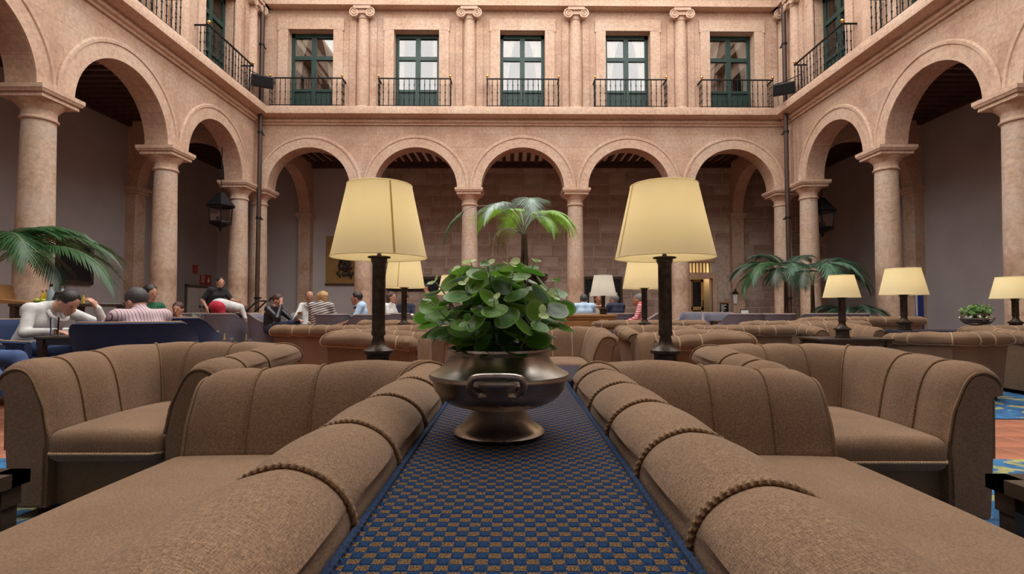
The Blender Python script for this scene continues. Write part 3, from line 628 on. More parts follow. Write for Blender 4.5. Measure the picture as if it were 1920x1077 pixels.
# ------------------------------------------------------------------ consoles with blue chequered tops
def cons(t, rects, z=.62, cords=()):
    b = B()
    for x0, x1, y0, y1 in rects: b.box(x0 + .02, x1 - .02, y0 + .02, y1 - .02, .02, z - .05)
    b.obj('body', 'sofa_fabric', t, smooth=False)
    b = B()
    for x0, x1, y0, y1 in rects: b.rbox(x0, x1, y0, y1, z - .05, z, .012, 3)
    b.obj('top_runner', 'runner_checker', t)
    for pts in cords:
        fine = []
        for a, c in zip(pts[:-1], pts[1:]):
            m = int((Vector(c) - Vector(a)).length / .005); fine += [tuple(Vector(a).lerp(Vector(c), j / m)) for j in range(m)]
        B().tube(fine, .0062, 7, twist=420, amp=.22, strands=2).obj('runner_cord', 'runner_cord', t)
t = thing('console', 'long console with blue and brown chequered velvet top between nearest sofas', 'console')
cons(t, [(-.222, .222, -.55, 2.2)], cords=[[(s * .210, -.5, .621), (s * .210, 2.18, .621)] for s in (-1, 1)])
t = thing('console', 'low cross console behind the nearest sofas carrying both big lamps', 'console'); cons(t, [(-1.15, .93, 2.205, 2.75)])
for x0, x1, y0, y1, lab in ((-1.67, -.4, 6.55, 7.3, 'low console between sofas under the second left lamp'), (1.2, 2.2, 6.6, 7.3, 'low console between sofas under the second right lamp'), (3.9, 6.9, 6.6, 6.64, '')):
    if lab: t = thing('console', lab, 'console'); cons(t, [(x0 + .02, x1 - .02, y0 + .03, y1 - .25)])
t = thing('console', 'low console behind far right sofa carrying the small potted plant', 'console'); cons(t, [(4.72, 6.9, 6.32, 6.75)], z=.64)
def wood_table(name, lab, x0, x1, y0, y1, z, th=.04, leg=.05, glass=False, mat='dark_wood', group=None):
    t = thing(name, lab, 'table', ((x0 + x1) / 2, (y0 + y1) / 2, 0), 0, group); hx, hy = (x1 - x0) / 2, (y1 - y0) / 2
    f = B()
    if glass:
        for a in ((-hx, hx, -hy, -hy + .06), (-hx, hx, hy - .06, hy), (-hx, -hx + .06, -hy, hy), (hx - .06, hx, -hy, hy)): f.box(*a, z - th, z)
        f.obj('top_frame', mat, t, smooth=False); B().box(-hx + .055, hx - .055, -hy + .055, hy - .055, z - .014, z - .004).obj('glass_top', 'drink_glass', t, smooth=False); B().box(-hx + .055, hx - .055, -hy + .055, hy - .055, z - .03, z - .02).obj('inlay', mat, t, smooth=False)
    else: f.rbox(-hx, hx, -hy, hy, z - th, z, .008, 2).obj('top', mat, t)
    B().box(-hx + .03, hx - .03, -hy + .03, hy - .03, z - th - .05, z - th).obj('apron', mat, t, smooth=False)
    for sx in (-1, 1):
        for sy in (-1, 1):
            cx, cy = sx * (hx - .045), sy * (hy - .045); b = B(); l = leg / 2
            b.box(cx - l * 1.25, cx + l * 1.25, cy - l * 1.25, cy + l * 1.25, z - th - .06, z - th); b.box(cx - l, cx + l, cy - l, cy + l, .0, z - th - .06); b.obj('leg', mat, t, smooth=False)
    return t
wood_table('side_table', 'dark wooden side table cut by the left edge', -2.1, -1.5, 1.05, 1.64, .42, glass=True)
wood_table('side_table', 'dark wooden side table cut by the right edge', 1.42, 2.0, 1.0, 1.6, .42, glass=True)
wood_table('coffee_table', 'low glass topped table in front of armchair right of plant', -.05, .72, 3.75, 4.45, .43, glass=True)
wood_table('side_table', 'dark side table carrying the leftmost lamp of the right group', 3.15, 3.92, 5.4, 5.82, .60, th=.025, leg=.045)
wood_table('side_table', 'small lower dark table in front of armchairs at right', 4.1, 4.6, 4.75, 5.1, .56, th=.025, leg=.04) if False else None
t = thing('cabinet', 'low oak sideboard under the white shaded lamp', 'sideboard', (1.3, 9.15, 0))
B().box(-.42, .42, -.24, .24, .05, .74).obj('body', 'oak', t, smooth=False); B().rbox(-.46, .46, -.27, .27, .755, .80, .012, 2).obj('top', 'oak', t); B().box(-.44, .44, -.255, .255, .72, .757).obj('moulding', 'oak', t, smooth=False)
for x in (-.21, .21): o = B().rbox(x - .19, x + .19, -.255, -.23, .1, .69, .008, 1).obj('door', 'oak', t); B().sphere((x * .2, -.265, .42), .015, 8, 6).obj('knob', 'brass', o)
for sx in (-.4, .4):
    for sy in (-.22, .22): B().box(sx - .025, sx + .025, sy - .025, sy + .025, 0, .06).obj('leg', 'oak', t, smooth=False)
t = thing('cabinet', 'narrow oak stand hidden behind the plant under a cream lamp', 'stand', (-1.1, 9.15, 0)); B().rbox(-.2, .2, -.2, .2, .0, .74, .01, 1).obj('body', 'oak', t); B().rbox(-.24, .24, -.24, .24, .75, .80, .01, 1).obj('top', 'oak', t)
# ------------------------------------------------------------------ lamps
def lamp(lab, p, ztop, zbot, rt, rb, zbase, white=False, seam=None, sq=False, col=.031, group='table lamps'):
    t = thing('table_lamp', lab, 'lamp', (p[0], p[1], zbase), 0, group); H = zbot - zbase; ht = ztop - zbase
    k = col / .031
    s = B(); n = 48; th = .003
    s.lathe([(rb, H), (rt, ht), (rt - th, ht), (rb - th, H), (rb, H)], n); so = s.obj('lamp_shade', 'shade_white' if white else 'shade_cream', t)
    for r_, z in ((rb, H), (rt, ht)): B().tube([(r_ * math.cos(2 * PI * i / 40), r_ * math.sin(2 * PI * i / 40), z) for i in range(40)], .0032, 6, closed=True).obj('rim_band', 'shade_white' if white else 'shade_cream', so)
    if seam is not None: 
        a0, a1 = seam, seam + .035 / rb * .3; B().add([((r_ + .0015) * math.cos(a), (r_ + .0015) * math.sin(a), z) for r_, z in ((rb, H), (rt, ht)) for a in (a0, a1)], [(0, 1, 3, 2)]).obj('seam', 'shade_seam', so, smooth=False)
    for i in range(3):
        a = i * 2.094; B().tube([(0, 0, ht - .03), (rt * math.cos(a) * .98, rt * math.sin(a) * .98, ht - .012)], .002, 5).obj('spider_arm', 'brass', so)
    sh = H + .004
    b = B().lathe([(.0, 0), (.062 * k, 0), (.062 * k, .012), (.055 * k, .018), (.055 * k, .075), (.07 * k, .08), (.07 * k, .095), (.055 * k, .103), (.036 * k, .12), (.03 * k, .14), (.026 * k, .16), (.026 * k, .172)], 24); b.obj('base', 'bronze', t)
    b = B().lathe([(col * 1.05, .165), (col * 1.08, .18), (col, .19), (col, sh - .035), (col * 1.12, sh - .028), (col * 1.25, sh - .02), (col * 1.25, sh - .01), (col * .5, sh - .005)], 8 if sq else 20)
    b.obj('column', 'bronze', t); B().lathe([(col * 1.75, sh - .006), (col * 1.75, sh), (0, sh)], 20).obj('top_plate', 'bronze', t)
    B().lathe([(.014, sh), (.009, sh + .014), (.016, sh + .032), (.02, sh + .045), (.014, sh + .06)], 12).obj('socket', 'bronze', t); B().sphere((0, 0, sh + .1), (.026, .026, .04), 12, 8).obj('bulb', 'sign_white', t)
    ld = bpy.data.lights.new('lamp_light', 'POINT'); ld.energy = .7 * (rb / .22) ** 2; ld.color = (1, .90, .68); ld.shadow_soft_size = .03; lo = bpy.data.objects.new('lamp_light', ld); COL.objects.link(lo); lo.parent = t; lo.location = (0, 0, sh + .17 if ht - sh > .2 else sh + .1)
    B().tube([(0, 0, sh + .06), (0, 0, ht - .03)], .003, 5).obj('harp_rod', 'brass', t)
    return t
def lamp_px(lab, cx, ytop, ybot, wt, wb, Y, zbase, **k):
    p = at(cx, ybot, Y); q = at(cx, ytop, Y); s = Y / FPX; return lamp(lab, p, q.z, p.z, wt * s / 2, wb * s / 2, zbase, **k)
lamp_px('large cream shaded lamp with bronze column, left of the big plant', 711, 349, 483, 120, 177, 2.5, .622, seam=-1.05)
lamp_px('large cream shaded lamp with bronze column, right of the big plant', 1246, 349, 484, 124, 183, 2.5, .622, seam=-2.95)
lamp_px('second cream lamp, half hidden by the big left lamp shade', 758, 482, 540, 56, 76, 6.75, .622, seam=-1.7, col=.036)
lamp_px('second cream lamp, half hidden by the big right lamp shade', 1208, 483, 541, 58, 80, 6.8, .622, col=.036)
lamp_px('cream shaded lamp partly hidden behind the leaves of the big plant', 845, 517, 553, 34, 50, 9.1, .80, col=.034)
lamp_px('white shaded lamp standing on the oak sideboard', 1131, 517, 555, 34, 49, 9.1, .80, white=True, col=.034)
lamp_px('cream tapered lamp on the dark side table before the palms', 1578, 517, 558, 42, 62, 5.6, .602, sq=True, col=.036)
lamp_px('large cream lamp beside the right wing column', 1694, 504, 553, 55, 77, 6.52, .645, col=.038)
lamp_px('cream lamp cut by the right edge of the picture', 1903, 520, 560, 54, 73, 6.52, .645, col=.035)
t = None
# ------------------------------------------------------------------ pewter bowls with plants
def bowl(lab, x, y, z, s):
    t = thing('pedestal_bowl', lab, 'bowl', (x, y, z), 0, None, s)
    B().lathe([(0, .004), (.09, .0), (.105, .0), (.1075, .006), (.102, .012), (.098, .014), (.083, .024), (.069, .042), (.061, .062), (.066, .064), (.092, .067), (.118, .075), (.139, .088), (.152, .105), (.158, .127), (.164, .131), (.166, .137), (.164, .143), (.155, .147), (.136, .158), (.122, .174), (.116, .188), (.119, .194), (.124, .197), (.124, .202), (.117, .203), (.113, .19), (.112, .165), (.09, .16), (0, .16)], 64).obj('body', 'pewter', t)
    for sg in (-1, 1):
        pts = [(-.032, .150, .112), (-.045, .158, .117), (-.052, .172, .124), (-.055, .182, .136), (-.052, .190, .149), (-.044, .193, .156), (-.02, .195, .159), (.02, .195, .159), (.044, .193, .156), (.052, .190, .149), (.055, .182, .136), (.052, .172, .124), (.045, .158, .117), (.032, .150, .112)]
        h = B().tube([(a, sg * b, c) for a, b, c in refine_path(pts, 4)], .0075, 10).obj('handle', 'pewter', t)
        for sx in (-1, 1): B().sphere((sx * .036, sg * .150, .112), (.018, .012, .009), 12, 8).obj('handle_scroll', 'pewter', h)
    return t
def refine_path(P, k):
    out = []
    for i in range(len(P) - 1):
        p0, p1, p2, p3 = (Vector(P[max(i - 1, 0)]), Vector(P[i]), Vector(P[i + 1]), Vector(P[min(i + 2, len(P) - 1)]))
        for j in range(k):
            u = j / k; out.append(tuple(.5 * ((2 * p1) + (-p0 + p2) * u + (2 * p0 - 5 * p1 + 4 * p2 - p3) * u * u + (-p0 + 3 * p1 - 3 * p2 + p3) * u ** 3)))
    return out + [tuple(P[-1])]
def leaf_mesh(mat, cup):
    b = B(); n = 18; rings = [0, .45, .85, 1.0]; vs = [(0, .5, 0)]
    for r_ in rings[1:]:
        for i in range(n):
            a = 2 * PI * i / n; x = .46 * r_ * math.sin(a) * (1 + .05 * math.cos(a)); y = .5 - .5 * r_ * math.cos(a); vs.append((x, y, cup * (r_ ** 2) * .25 - .1 * abs(x) - .12 * (y - .5) ** 2))
    b.add(vs, [(0, 1 + i, 1 + (i + 1) % n) for i in range(n)] + [(1 + n + i, 1 + i, 1 + (i + 1) % n, 1 + n + (i + 1) % n) for i in range(n)])
    b.add(vs, [(1 + 2 * n + i, 1 + n + i, 1 + n + (i + 1) % n, 1 + 2 * n + (i + 1) % n) for i in range(n)], 1)
    return b.mesh('leaf', [mat, 'leaf_rim' if mat != 'leaf_tip' else 'leaf_tip'], fix=False)
LM = {m: [leaf_mesh(m, c) for c in (.4, .9)] for m in ('leaf_a', 'leaf_b', 'leaf_c', 'leaf_tip')}
def bushy(t, rnd, nstem, rad, z0, hgt, ls, tips=True, group=None):
    nl = 0
    for i in range(nstem):
        a = 2 * PI * i * .618034; e = (i + .5) / nstem; rr_ = rad * (e ** .5) * rnd.uniform(.85, 1.1); tall = hgt * (1.02 - .62 * e ** 1.5) * rnd.uniform(.85, 1.15)
        end = Vector((rr_ * math.cos(a), rr_ * math.sin(a), z0 + tall)); st = Vector((rad * .35 * e * math.cos(a), rad * .35 * e * math.sin(a), z0 - .03)); mid = st.lerp(end, .5) + Vector((0, 0, .25 * tall * (1 - e * .3)))
        pts = [st * (1 - u) ** 2 + mid * 2 * u * (1 - u) + end * u * u for u in [j / 8 for j in range(9)]]
        B().tube(pts, .0022, 5, rf=lambda u: 1.2 - .6 * u).obj('stem', 'stem', t)
        npair = 5
        for j in range(npair):
            u = .30 + .70 * j / (npair - 1); p = st * (1 - u) ** 2 + mid * 2 * u * (1 - u) + end * u * u; tg = (2 * (1 - u) * (mid - st) + 2 * u * (end - mid)).normalized()
            tip = tips and j == npair - 1
            for sd in (0, 1):
                ph = rnd.uniform(0, 2 * PI) if sd == 0 else ph + PI + rnd.uniform(-.5, .5)
                o1 = tg.orthogonal().normalized(); o2 = tg.cross(o1); d = (o1 * math.cos(ph) + o2 * math.sin(ph) + tg * .35 + Vector((0, 0, -.15)) + Vector((end.x, end.y, 0)) * 1.5).normalized()
                nz = (Vector((0, 0, 1)) * .9 + Vector((p.x, p.y, 0)).normalized() * rnd.uniform(.1, 1.1) + Vector((rnd.uniform(-.5, .5), rnd.uniform(-.7, .3), 0))); nz = (nz - d * nz.dot(d)).normalized(); xx = d.cross(nz)
                mname = 'leaf_tip' if (tip and rnd.random() < .55) else rnd.choice(['leaf_a', 'leaf_a', 'leaf_b', 'leaf_b', 'leaf_c']); s = ls * rnd.uniform(.8, 1.2) * (.36 if tip else 1.1 - .2 * u)
                o = link('leaf', rnd.choice(LM[mname]), t); o.matrix_local = Matrix.Translation(p) @ Matrix((xx, d, nz)).transposed().to_4x4() @ Matrix.Scale(s, 4); nl += 1
PB = at(936, 812, 1.25)
bowl('large two handled pewter pedestal bowl on the blue runner', PB.x, 1.25, .623, 1.0)
t = thing('potted_plant', 'bushy green round leaved plant filling the large pewter bowl', 'plant', (PB.x, 1.25, .785))
B().lathe([(0, .004), (.107, .0)], 24).obj('soil', 'soil', t); bushy(t, random.Random(11), 29, .19, .025, .205, .058)
bowl('small pewter bowl on the far right console', 5.75, 6.52, .642, 1.0)
t = thing('potted_plant', 'small leafy plant in pewter bowl at far right', 'plant', (5.75, 6.52, .80)); B().lathe([(0, .004), (.107, .0)], 16).obj('soil', 'soil', t); bushy(t, random.Random(5), 24, .2, .02, .13, .045)
# ------------------------------------------------------------------ palms
def frond_mesh(Lr, a0, a1, nl, ll, mat, fold, seedv, start=.28, stemmat='stem'):
    rn = random.Random(seedv); b = B(); pts = [Vector((0, 0, 0))]; n = 30
    for i in range(n):
        u = (i + .5) / n; a = R(a0 + (a1 - a0) * u ** 1.15); pts.append(pts[-1] + Vector((0, math.cos(a), math.sin(a))) * Lr / n)
    b.tube(pts, .010, 5, rf=lambda u: 1.15 - .95 * u, mi=1)
    for i in range(nl):
        u = start + (1 - start) * i / (nl - 1); k = u * n; j = min(int(k), n - 1); p = pts[j].lerp(pts[j + 1], k - j); tg = (pts[j + 1] - pts[j]).normalized(); e = (u - start) / (1 - start); w = ll * (math.sin(PI * (.2 + .68 * e)) ** .8) * rn.uniform(.9, 1.06)
        side = Vector((1, 0, 0)); up = side.cross(tg)
        for s in (-1, 1):
            d = (side * s * (.95 - .45 * e) + tg * (.42 + .7 * e) + up * fold).normalized(); wd = .5 * ll * .07; vs = []
            for m in range(6):
                v = m / 5; pp = p + d * w * v + Vector((0, 0, -1)) * w * .38 * v * v * (1 + .3 * rn.random()); ww = wd * (.5 + 1.4 * v) * (1 - v) ** .6 + .0006; q = tg * ww; vs += [pp - q, pp + q]
            b.add(vs, [(2 * m, 2 * m + 1, 2 * m + 3, 2 * m + 2) for m in range(5)])
    return b.mesh('frond', [mat, stemmat], fix=False)
def palm(lab, x, y, zbase, hgt, specs, pot=None, trunk_r=.04, leanx=0):
    t = thing('potted_palm', lab, 'palm', (x, y, 0)); top = Vector((leanx, 0, zbase + hgt))
    if pot:
        pr, ph = pot; B().lathe([(0, .0), (pr * .55, 0), (pr * .62, .04), (pr * .5, .1), (pr * .55, ph * .45), (pr * .8, ph * .8), (pr * .92, ph * .93), (pr, ph * .95), (pr * 1.04, ph), (pr * .96, ph), (pr * .9, ph * .9), (0, ph * .9)], 28).obj('pot', 'black_gloss', t)
    for i in range(4):
        a = i * 1.7; B().tube([(.05 * math.cos(a), .05 * math.sin(a), zbase - .08), (.03 * math.cos(a), .03 * math.sin(a), zbase + hgt * .5), tuple(top + Vector((.02 * math.cos(a), .02 * math.sin(a), .03)))], trunk_r * .55, 7).obj('trunk', 'trunk', t)
    for (me, az, tilt, sc) in specs:
        o = link('frond', me, t, top, (0, 0, 0), sc); o.rotation_euler = (R(tilt), 0, R(az))
    return t
FA = frond_mesh(1.25, 88, -66, 40, .40, 'palm_b', .12, 1, .42); FB = frond_mesh(1.2, 84, -70, 38, .36, 'palm_lit', .12, 2, .42); FL = frond_mesh(1.75, 68, -88, 30, .30, 'palm_a', .05, 3, .66); FE = frond_mesh(.75, 60, -95, 22, .26, 'palm_dry', .0, 5, .4)
FC = frond_mesh(1.6, 48, -62, 46, .46, 'palm_a', .15, 13, .30); FD = frond_mesh(1.5, 70, -60, 44, .44, 'palm_dark', .1, 4, .35); FF = frond_mesh(1.5, 84, -30, 44, .42, 'palm_dark', .2, 6, .35); FG = frond_mesh(1.45, 80, -85, 46, .50, 'palm_mid', .12, 9, .38); FH = frond_mesh(1.5, 76, -72, 46, .46, 'palm_a', .12, 19, .36)
# az 0 points away from camera (+y); 90 points left; -90 right; 180 to camera
c = at(983, 515, 7.6)
palm('young palm in a tall black urn rising behind the big plant', c.x, 7.6, 1.38, .58, [(FA, 188, 0, .92), (FA, 132, 0, .86), (FB, 62, 4, .95), (FB, -70, 0, .86), (FB, -110, -6, .82), (FL, 97, 0, .92), (FB, 18, 6, .95), (FB, -40, 8, .8), (FE, 100, -8, .9), (FE, 130, -12, .85), (FE, 80, -12, .8), (FB, -135, -12, .7)], (.34, 1.4))
palm('large palm at the left edge beside the wing column', -7.1, 7.0, .55, .84, [(FC, -84, 0, 1.15), (FC, -70, 14, 1.05), (FC, -100, 16, .8), (FH, -115, 0, 1.0), (FH, -50, 10, 1.1), (FD, 60, 5, 1.0), (FG, 175, 0, .9), (FD, -95, -18, .95), (FH, -20, 10, 1.1), (FC, -88, 34, .75)], (.28, .6))
palm('tall spreading palm in front of the right corner columns', at(1474, 577, 12.6).x, 12.6, .5, 1.0, [(FD, 84, 0, 1.0), (FH, 115, -4, 1.05), (FG, 168, 0, .92), (FD, 60, 4, 1.0), (FF, -62, 0, .95), (FF, 20, 8, .9), (FH, 95, -18, 1.0), (FD, -100, 0, .95), (FF, 75, 10, .8), (FD, 140, -10, .9)], (.25, .55))
palm('spreading palm between lamp and column at right', at(1524, 577, 12.2).x, 12.2, .5, .92, [(FG, 178, 0, 1.0), (FG, -140, 4, 1.0), (FD, -80, 4, 1.1), (FF, -70, 0, .9), (FD, 85, 0, .85), (FF, 20, 4, .8), (FD, -110, -12, .95), (FD, 140, -10, .9)], (.25, .55))
palm('low dense palm beside the right wing column', at(1592, 577, 11.5).x, 11.5, .35, .25, [(FD, a, -4 + (a * 7) % 16, .62) for a in (0, 35, 75, 110, 145, 180, 215, 250, 290, 325)], (.25, .4))
# ------------------------------------------------------------------ club chairs of the bar area
def club(t, mat, fringe=True, z=1.):
    n = 28; b = B(); rows = []
    def pth(u):
        a = PI + PI * u if False else PI * (1 - u); x = .34 * math.copysign(abs(math.cos(a)) ** .55, math.cos(a)); y = -.28 + .58 * abs(math.sin(a)) ** .55; return x, y
    for i in range(n + 1):
        u = i / n; x, y = pth(u); x2, y2 = pth(min(u + .01, 1)); x1, y1 = pth(max(u - .01, 0)); d = Vector((x2 - x1, y2 - y1)).normalized(); nx, ny = -d.y, d.x
        bk = min(1, max(0, math.sin(PI * u)) ** .5 * 1.15); top = .60 + .20 * bk ** 3; sl = .07 * bk
        pr = [(-.03, .2), (.03, .2), (.035 + sl * .6, top - .06), (.03 + sl, top - .012), (sl, top), (-.025 + sl, top - .01), (-.035 + sl * .5, top - .08)]
        rows.append([(x + nx * q, y + ny * q, zz * z) for q, zz in pr])
    k = len(rows[0]); b.add([p for r_ in rows for p in r_], [(i * k + j, i * k + (j + 1) % k, (i + 1) * k + (j + 1) % k, (i + 1) * k + j) for i in range(n) for j in range(k)]); b.add(rows[0], [tuple(range(k))]); b.add(rows[-1], [tuple(range(k))])
    b.obj('backrest', mat, t); B().tube([r_[4] for r_ in rows], .007, 5).obj('edge_cord', 'cord_pale', t)
    B().rbox(-.30, .30, -.34, .26, .30, .44, .05, 3, crown=.02).obj('seat_cushion', mat, t); B().rbox(-.32, .32, -.32, .30, .18, .31, .02, 1).obj('seat_base', mat, t)
    if fringe:
        f = B(); pts = []
        for i in range(60):
            a = 2 * PI * i / 60; x = .335 * math.copysign(abs(math.cos(a)) ** .4, math.cos(a)); y = .33 * math.copysign(abs(math.sin(a)) ** .4, math.sin(a)) - .01; q = 1 + .02 * (i % 2); pts += [(x * q, y * q, .19), (x * q * 1.03, y * q * 1.03, .09)]
        f.add(pts, [(2 * i, 2 * i + 1, (2 * i + 3) % 120, (2 * i + 2) % 120) for i in range(60)]); f.obj('fringe', 'fringe', t)
        for sx in (-.2, .2): B().lathe([(0, .40), (.018, .39), (.014, .36), (.026, .27), (0, .27)], 8, (sx, .36, 0)).obj('tassel', 'cord_pale', t)
    for sx in (-.24, .24):
        for sy in (-.24, .22): B().lathe([(.016, 0), (.026, .2)], 8, (sx, sy, 0)).obj('leg', 'dark_wood', t)
def xy(px, Y): p = at(px, 577, Y); return (p.x, Y, 0)
CG = thing('club_chair', 'grey club chair with tasselled fringe, its back to camera beside the red trousers', 'chair', xy(428, 10.9), R(172), 'grey club chairs'); club(CG, 'grey_fabric')
for px, Y, rz, lab in ((367, 11.5, 190, 'grey club chair with a khaki jacket over its back'), (470, 12.4, 180, 'grey club chair in front of the left drainpipe'), (505, 10.6, 100, 'grey club chair seen side on under the woman in black'),
                       (628, 9.9, 180, 'grey club chair with back to camera under the striped woman'), (690, 9.6, 215, 'grey club chair of the man in the pale blue shirt'), (573, 11.4, 10, 'grey club chair of the man in the white shirt'),
                       (1300, 13.8, -25, 'grey club chair facing camera at the foot of amber doorway column'), (1349, 12.6, -15, 'grey club chair facing camera in front of the notice board'), (1389, 10.6, 178, 'grey club chair with square back to camera before the menu stand'),
                       (1447, 10.6, 183, 'grey club chair with square back left of the tall palm'), (1525, 10.9, 180, 'grey club chair below the middle palm'), (1583, 10.9, 180, 'grey club chair behind the side table lamp'),
                       (1095, 11.2, 178, 'grey club chair of the balding man in blue'), (1158, 11.2, 182, 'grey club chair of the grey haired man in dark jacket'), (1205, 10.62, -105, 'grey club chair of the man in red stripes'), (735, 11.2, 200, 'grey club chair of the woman in white behind left lamp')):
    dup(CG, xy(px, Y), R(rz), lab, 'grey club chairs')
CB = thing('club_chair', 'navy club chair under the man in the pink striped shirt', 'chair', xy(262, 4.6), R(205)); CB.scale = (1.12, 1.12, 1.0); club(CB, 'blue_fabric', False)
dup(CB, xy(63, 5.25), R(90), 'navy club chair under the woman in the white hooded top'); dup(CB, xy(333, 6.6), R(190), 'navy club chair with bright blue jacket on its back'); dup(CB, (-4.75, 4.15, 0), R(90), 'navy club chair of the person cut by the left edge')
# ------------------------------------------------------------------ people: one continuous surface per body
def surfnet(F, org, h):
    ins = F < 0; nx, ny, nz = F.shape; acc = np.zeros((nx - 1, ny - 1, nz - 1, 3)); cnt = np.zeros((nx - 1, ny - 1, nz - 1))
    def sl(a, d): return slice(d, F.shape[a] - 1 + d)
    cs = [(i, j, k) for i in (0, 1) for j in (0, 1) for k in (0, 1)]
    for a in range(8):
        for b in range(a + 1, 8):
            if sum(abs(p - q) for p, q in zip(cs[a], cs[b])) != 1: continue
            A = F[sl(0, cs[a][0]), sl(1, cs[a][1]), sl(2, cs[a][2])]; C = F[sl(0, cs[b][0]), sl(1, cs[b][1]), sl(2, cs[b][2])]
            m = (A < 0) != (C < 0); t = np.where(m, A / np.where(m, A - C, 1), 0)
            for ax in range(3): acc[..., ax] += np.where(m, cs[a][ax] + t * (cs[b][ax] - cs[a][ax]), 0)
            cnt += m
    act = cnt > 0; idx = -np.ones(act.shape, int); idx[act] = np.arange(act.sum()); ii = np.argwhere(act)
    V = (ii + acc[act] / cnt[act][:, None]) * h + org; fs = []
    for ax in range(3):
        s0 = [slice(None)] * 3; s1 = [slice(None)] * 3; s0[ax] = slice(0, -1); s1[ax] = slice(1, None); d = ins[tuple(s0)] != ins[tuple(s1)]; st = ins[tuple(s0)]
        o1, o2 = [(1, 2), (2, 0), (0, 1)][ax]
        for c in np.argwhere(d):
            if c[o1] < 1 or c[o2] < 1 or c[o1] >= act.shape[o1] or c[o2] >= act.shape[o2]: continue
            q = []
            for e1, e2 in ((1, 1), (0, 1), (0, 0), (1, 0)):
                cc = c.copy(); cc[o1] -= e1; cc[o2] -= e2; q.append(int(idx[tuple(cc)]))
            if min(q) >= 0: fs.append(tuple(q) if st[tuple(c)] else tuple(q[::-1]))
    return V, fs
def sd(P, pr):
    if pr[0] == 'c':
        a, b, ra, rb = (np.array(pr[1]), np.array(pr[2]), pr[3], pr[4]); ab = b - a; t = np.clip(((P - a) @ ab) / max(ab @ ab, 1e-9), 0, 1); return np.linalg.norm(P - a - t[..., None] * ab, axis=-1) - (ra + (rb - ra) * t)
    c, r_, Rm = np.array(pr[1]), np.array(pr[2]), pr[3]; q = (P - c) @ Rm; k0 = np.linalg.norm(q / r_, axis=-1); k1 = np.linalg.norm(q / r_ ** 2, axis=-1) + 1e-9; return k0 * (k0 - 1) / k1
def blob(prims, h, k=.03):
    lo = []; hi = []
    for p in prims:
        pts = np.array([p[1], p[2]]) if p[0] == 'c' else np.array([p[1]]); r_ = max(p[3], p[4]) if p[0] == 'c' else max(p[2]); lo.append(pts.min(0) - r_); hi.append(pts.max(0) + r_)
    lo = np.array(lo); hi = np.array(hi); o = lo.min(0) - 3 * h; n = np.ceil((hi.max(0) - o) / h).astype(int) + 4; F = np.full(n, .25)
    for p, l, u in zip(prims, lo, hi):
        i0 = np.maximum(((l - .07 - o) / h).astype(int), 0); i1 = np.minimum(((u + .07 - o) / h).astype(int) + 2, n); g = np.stack(np.meshgrid(*[o[a] + h * np.arange(i0[a], i1[a]) for a in range(3)], indexing='ij'), -1)
        d = sd(g, p); s = tuple(slice(a, b) for a, b in zip(i0, i1)); A = F[s]; kk = p[6] if len(p) > 6 else k; w = np.clip(.5 + .5 * (A - d) / kk, 0, 1); F[s] = A * (1 - w) + d * w - kk * w * (1 - w)
    return F, o
def frame_of(fwd, up=(0, 0, 1)):
    f = Vector(fwd).normalized(); u = Vector(up); u = (u - f * u.dot(f)).normalized(); r_ = f.cross(u); return np.array([list(r_), list(f), list(u)]).T, r_, f, u
def hand(prims, w, d, nrm, curl=.5, mat=0):
    w, d, nrm = Vector(w), Vector(d).normalized(), Vector(nrm); nrm = (nrm - d * nrm.dot(d)).normalized(); sdv = d.cross(nrm); pe = w + d * .085
    for s in (-1, 0, 1): prims.append(('c', tuple(w + sdv * s * .018 + d * .01), tuple(pe + sdv * s * .024), .017, .015, mat, .012))
    for i, (o, l) in enumerate(((-.033, .066), (-.011, .078), (.011, .074), (.032, .058))):
        a = pe + sdv * o; m = a + (d * math.cos(curl * .6) + nrm * math.sin(curl * .6)) * l * .5; e = m + (d * math.cos(curl * 1.6) + nrm * math.sin(curl * 1.6)) * l * .5
        prims.append(('c', tuple(a), tuple(m), .0105, .0098, mat, .004)); prims.append(('c', tuple(m), tuple(e), .0098, .0085, mat, .004))
    th = w + d * .025 - sdv * .032; t2 = th + (d * .6 - sdv * .8).normalized() * .035; t3 = t2 + (d * .95 - sdv * .2 + nrm * .3).normalized() * .032
    prims.append(('c', tuple(th), tuple(t2), .0125, .0115, mat, .006)); prims.append(('c', tuple(t2), tuple(t3), .0115, .0095, mat, .004))
SEAT = dict(pelvis=(0, .06, .50), chest=(0, .10, .83), neck=(0, .08, 1.0), head=(0, .05, 1.15), look=(0, -1, -.1), hipL=(.09, .04, .50), hipR=(-.09, .04, .50), kneeL=(.13, -.38, .52), kneeR=(-.13, -.38, .52), ankL=(.13, -.40, .10), ankR=(-.13, -.40, .10),
            shL=(.18, .10, .95), shR=(-.18, .10, .95), elL=(.25, .0, .70), elR=(-.25, .0, .70), wrL=(.14, -.22, .62), wrR=(-.14, -.22, .62), hdL=(-.3, -1, -.1), hdR=(.3, -1, -.1), nL=(0, 0, -1), nR=(0, 0, -1), clL=.5, clR=.5)
STAND = dict(SEAT, pelvis=(0, .0, .95), chest=(0, .0, 1.28), neck=(0, -.01, 1.45), head=(0, -.03, 1.60), hipL=(.09, 0, .92), hipR=(-.09, 0, .92), kneeL=(.10, -.02, .50), kneeR=(-.10, -.02, .50), ankL=(.11, .02, .09), ankR=(-.11, .02, .09), shL=(.18, 0, 1.40), shR=(-.18, 0, 1.40), elL=(.25, .03, 1.12), elR=(-.25, .03, 1.12), wrL=(.24, -.08, .88), wrR=(-.24, -.08, .88), hdL=(0, -.2, -1), hdR=(0, -.2, -1), nL=(-1, 0, 0), nR=(1, 0, 0))
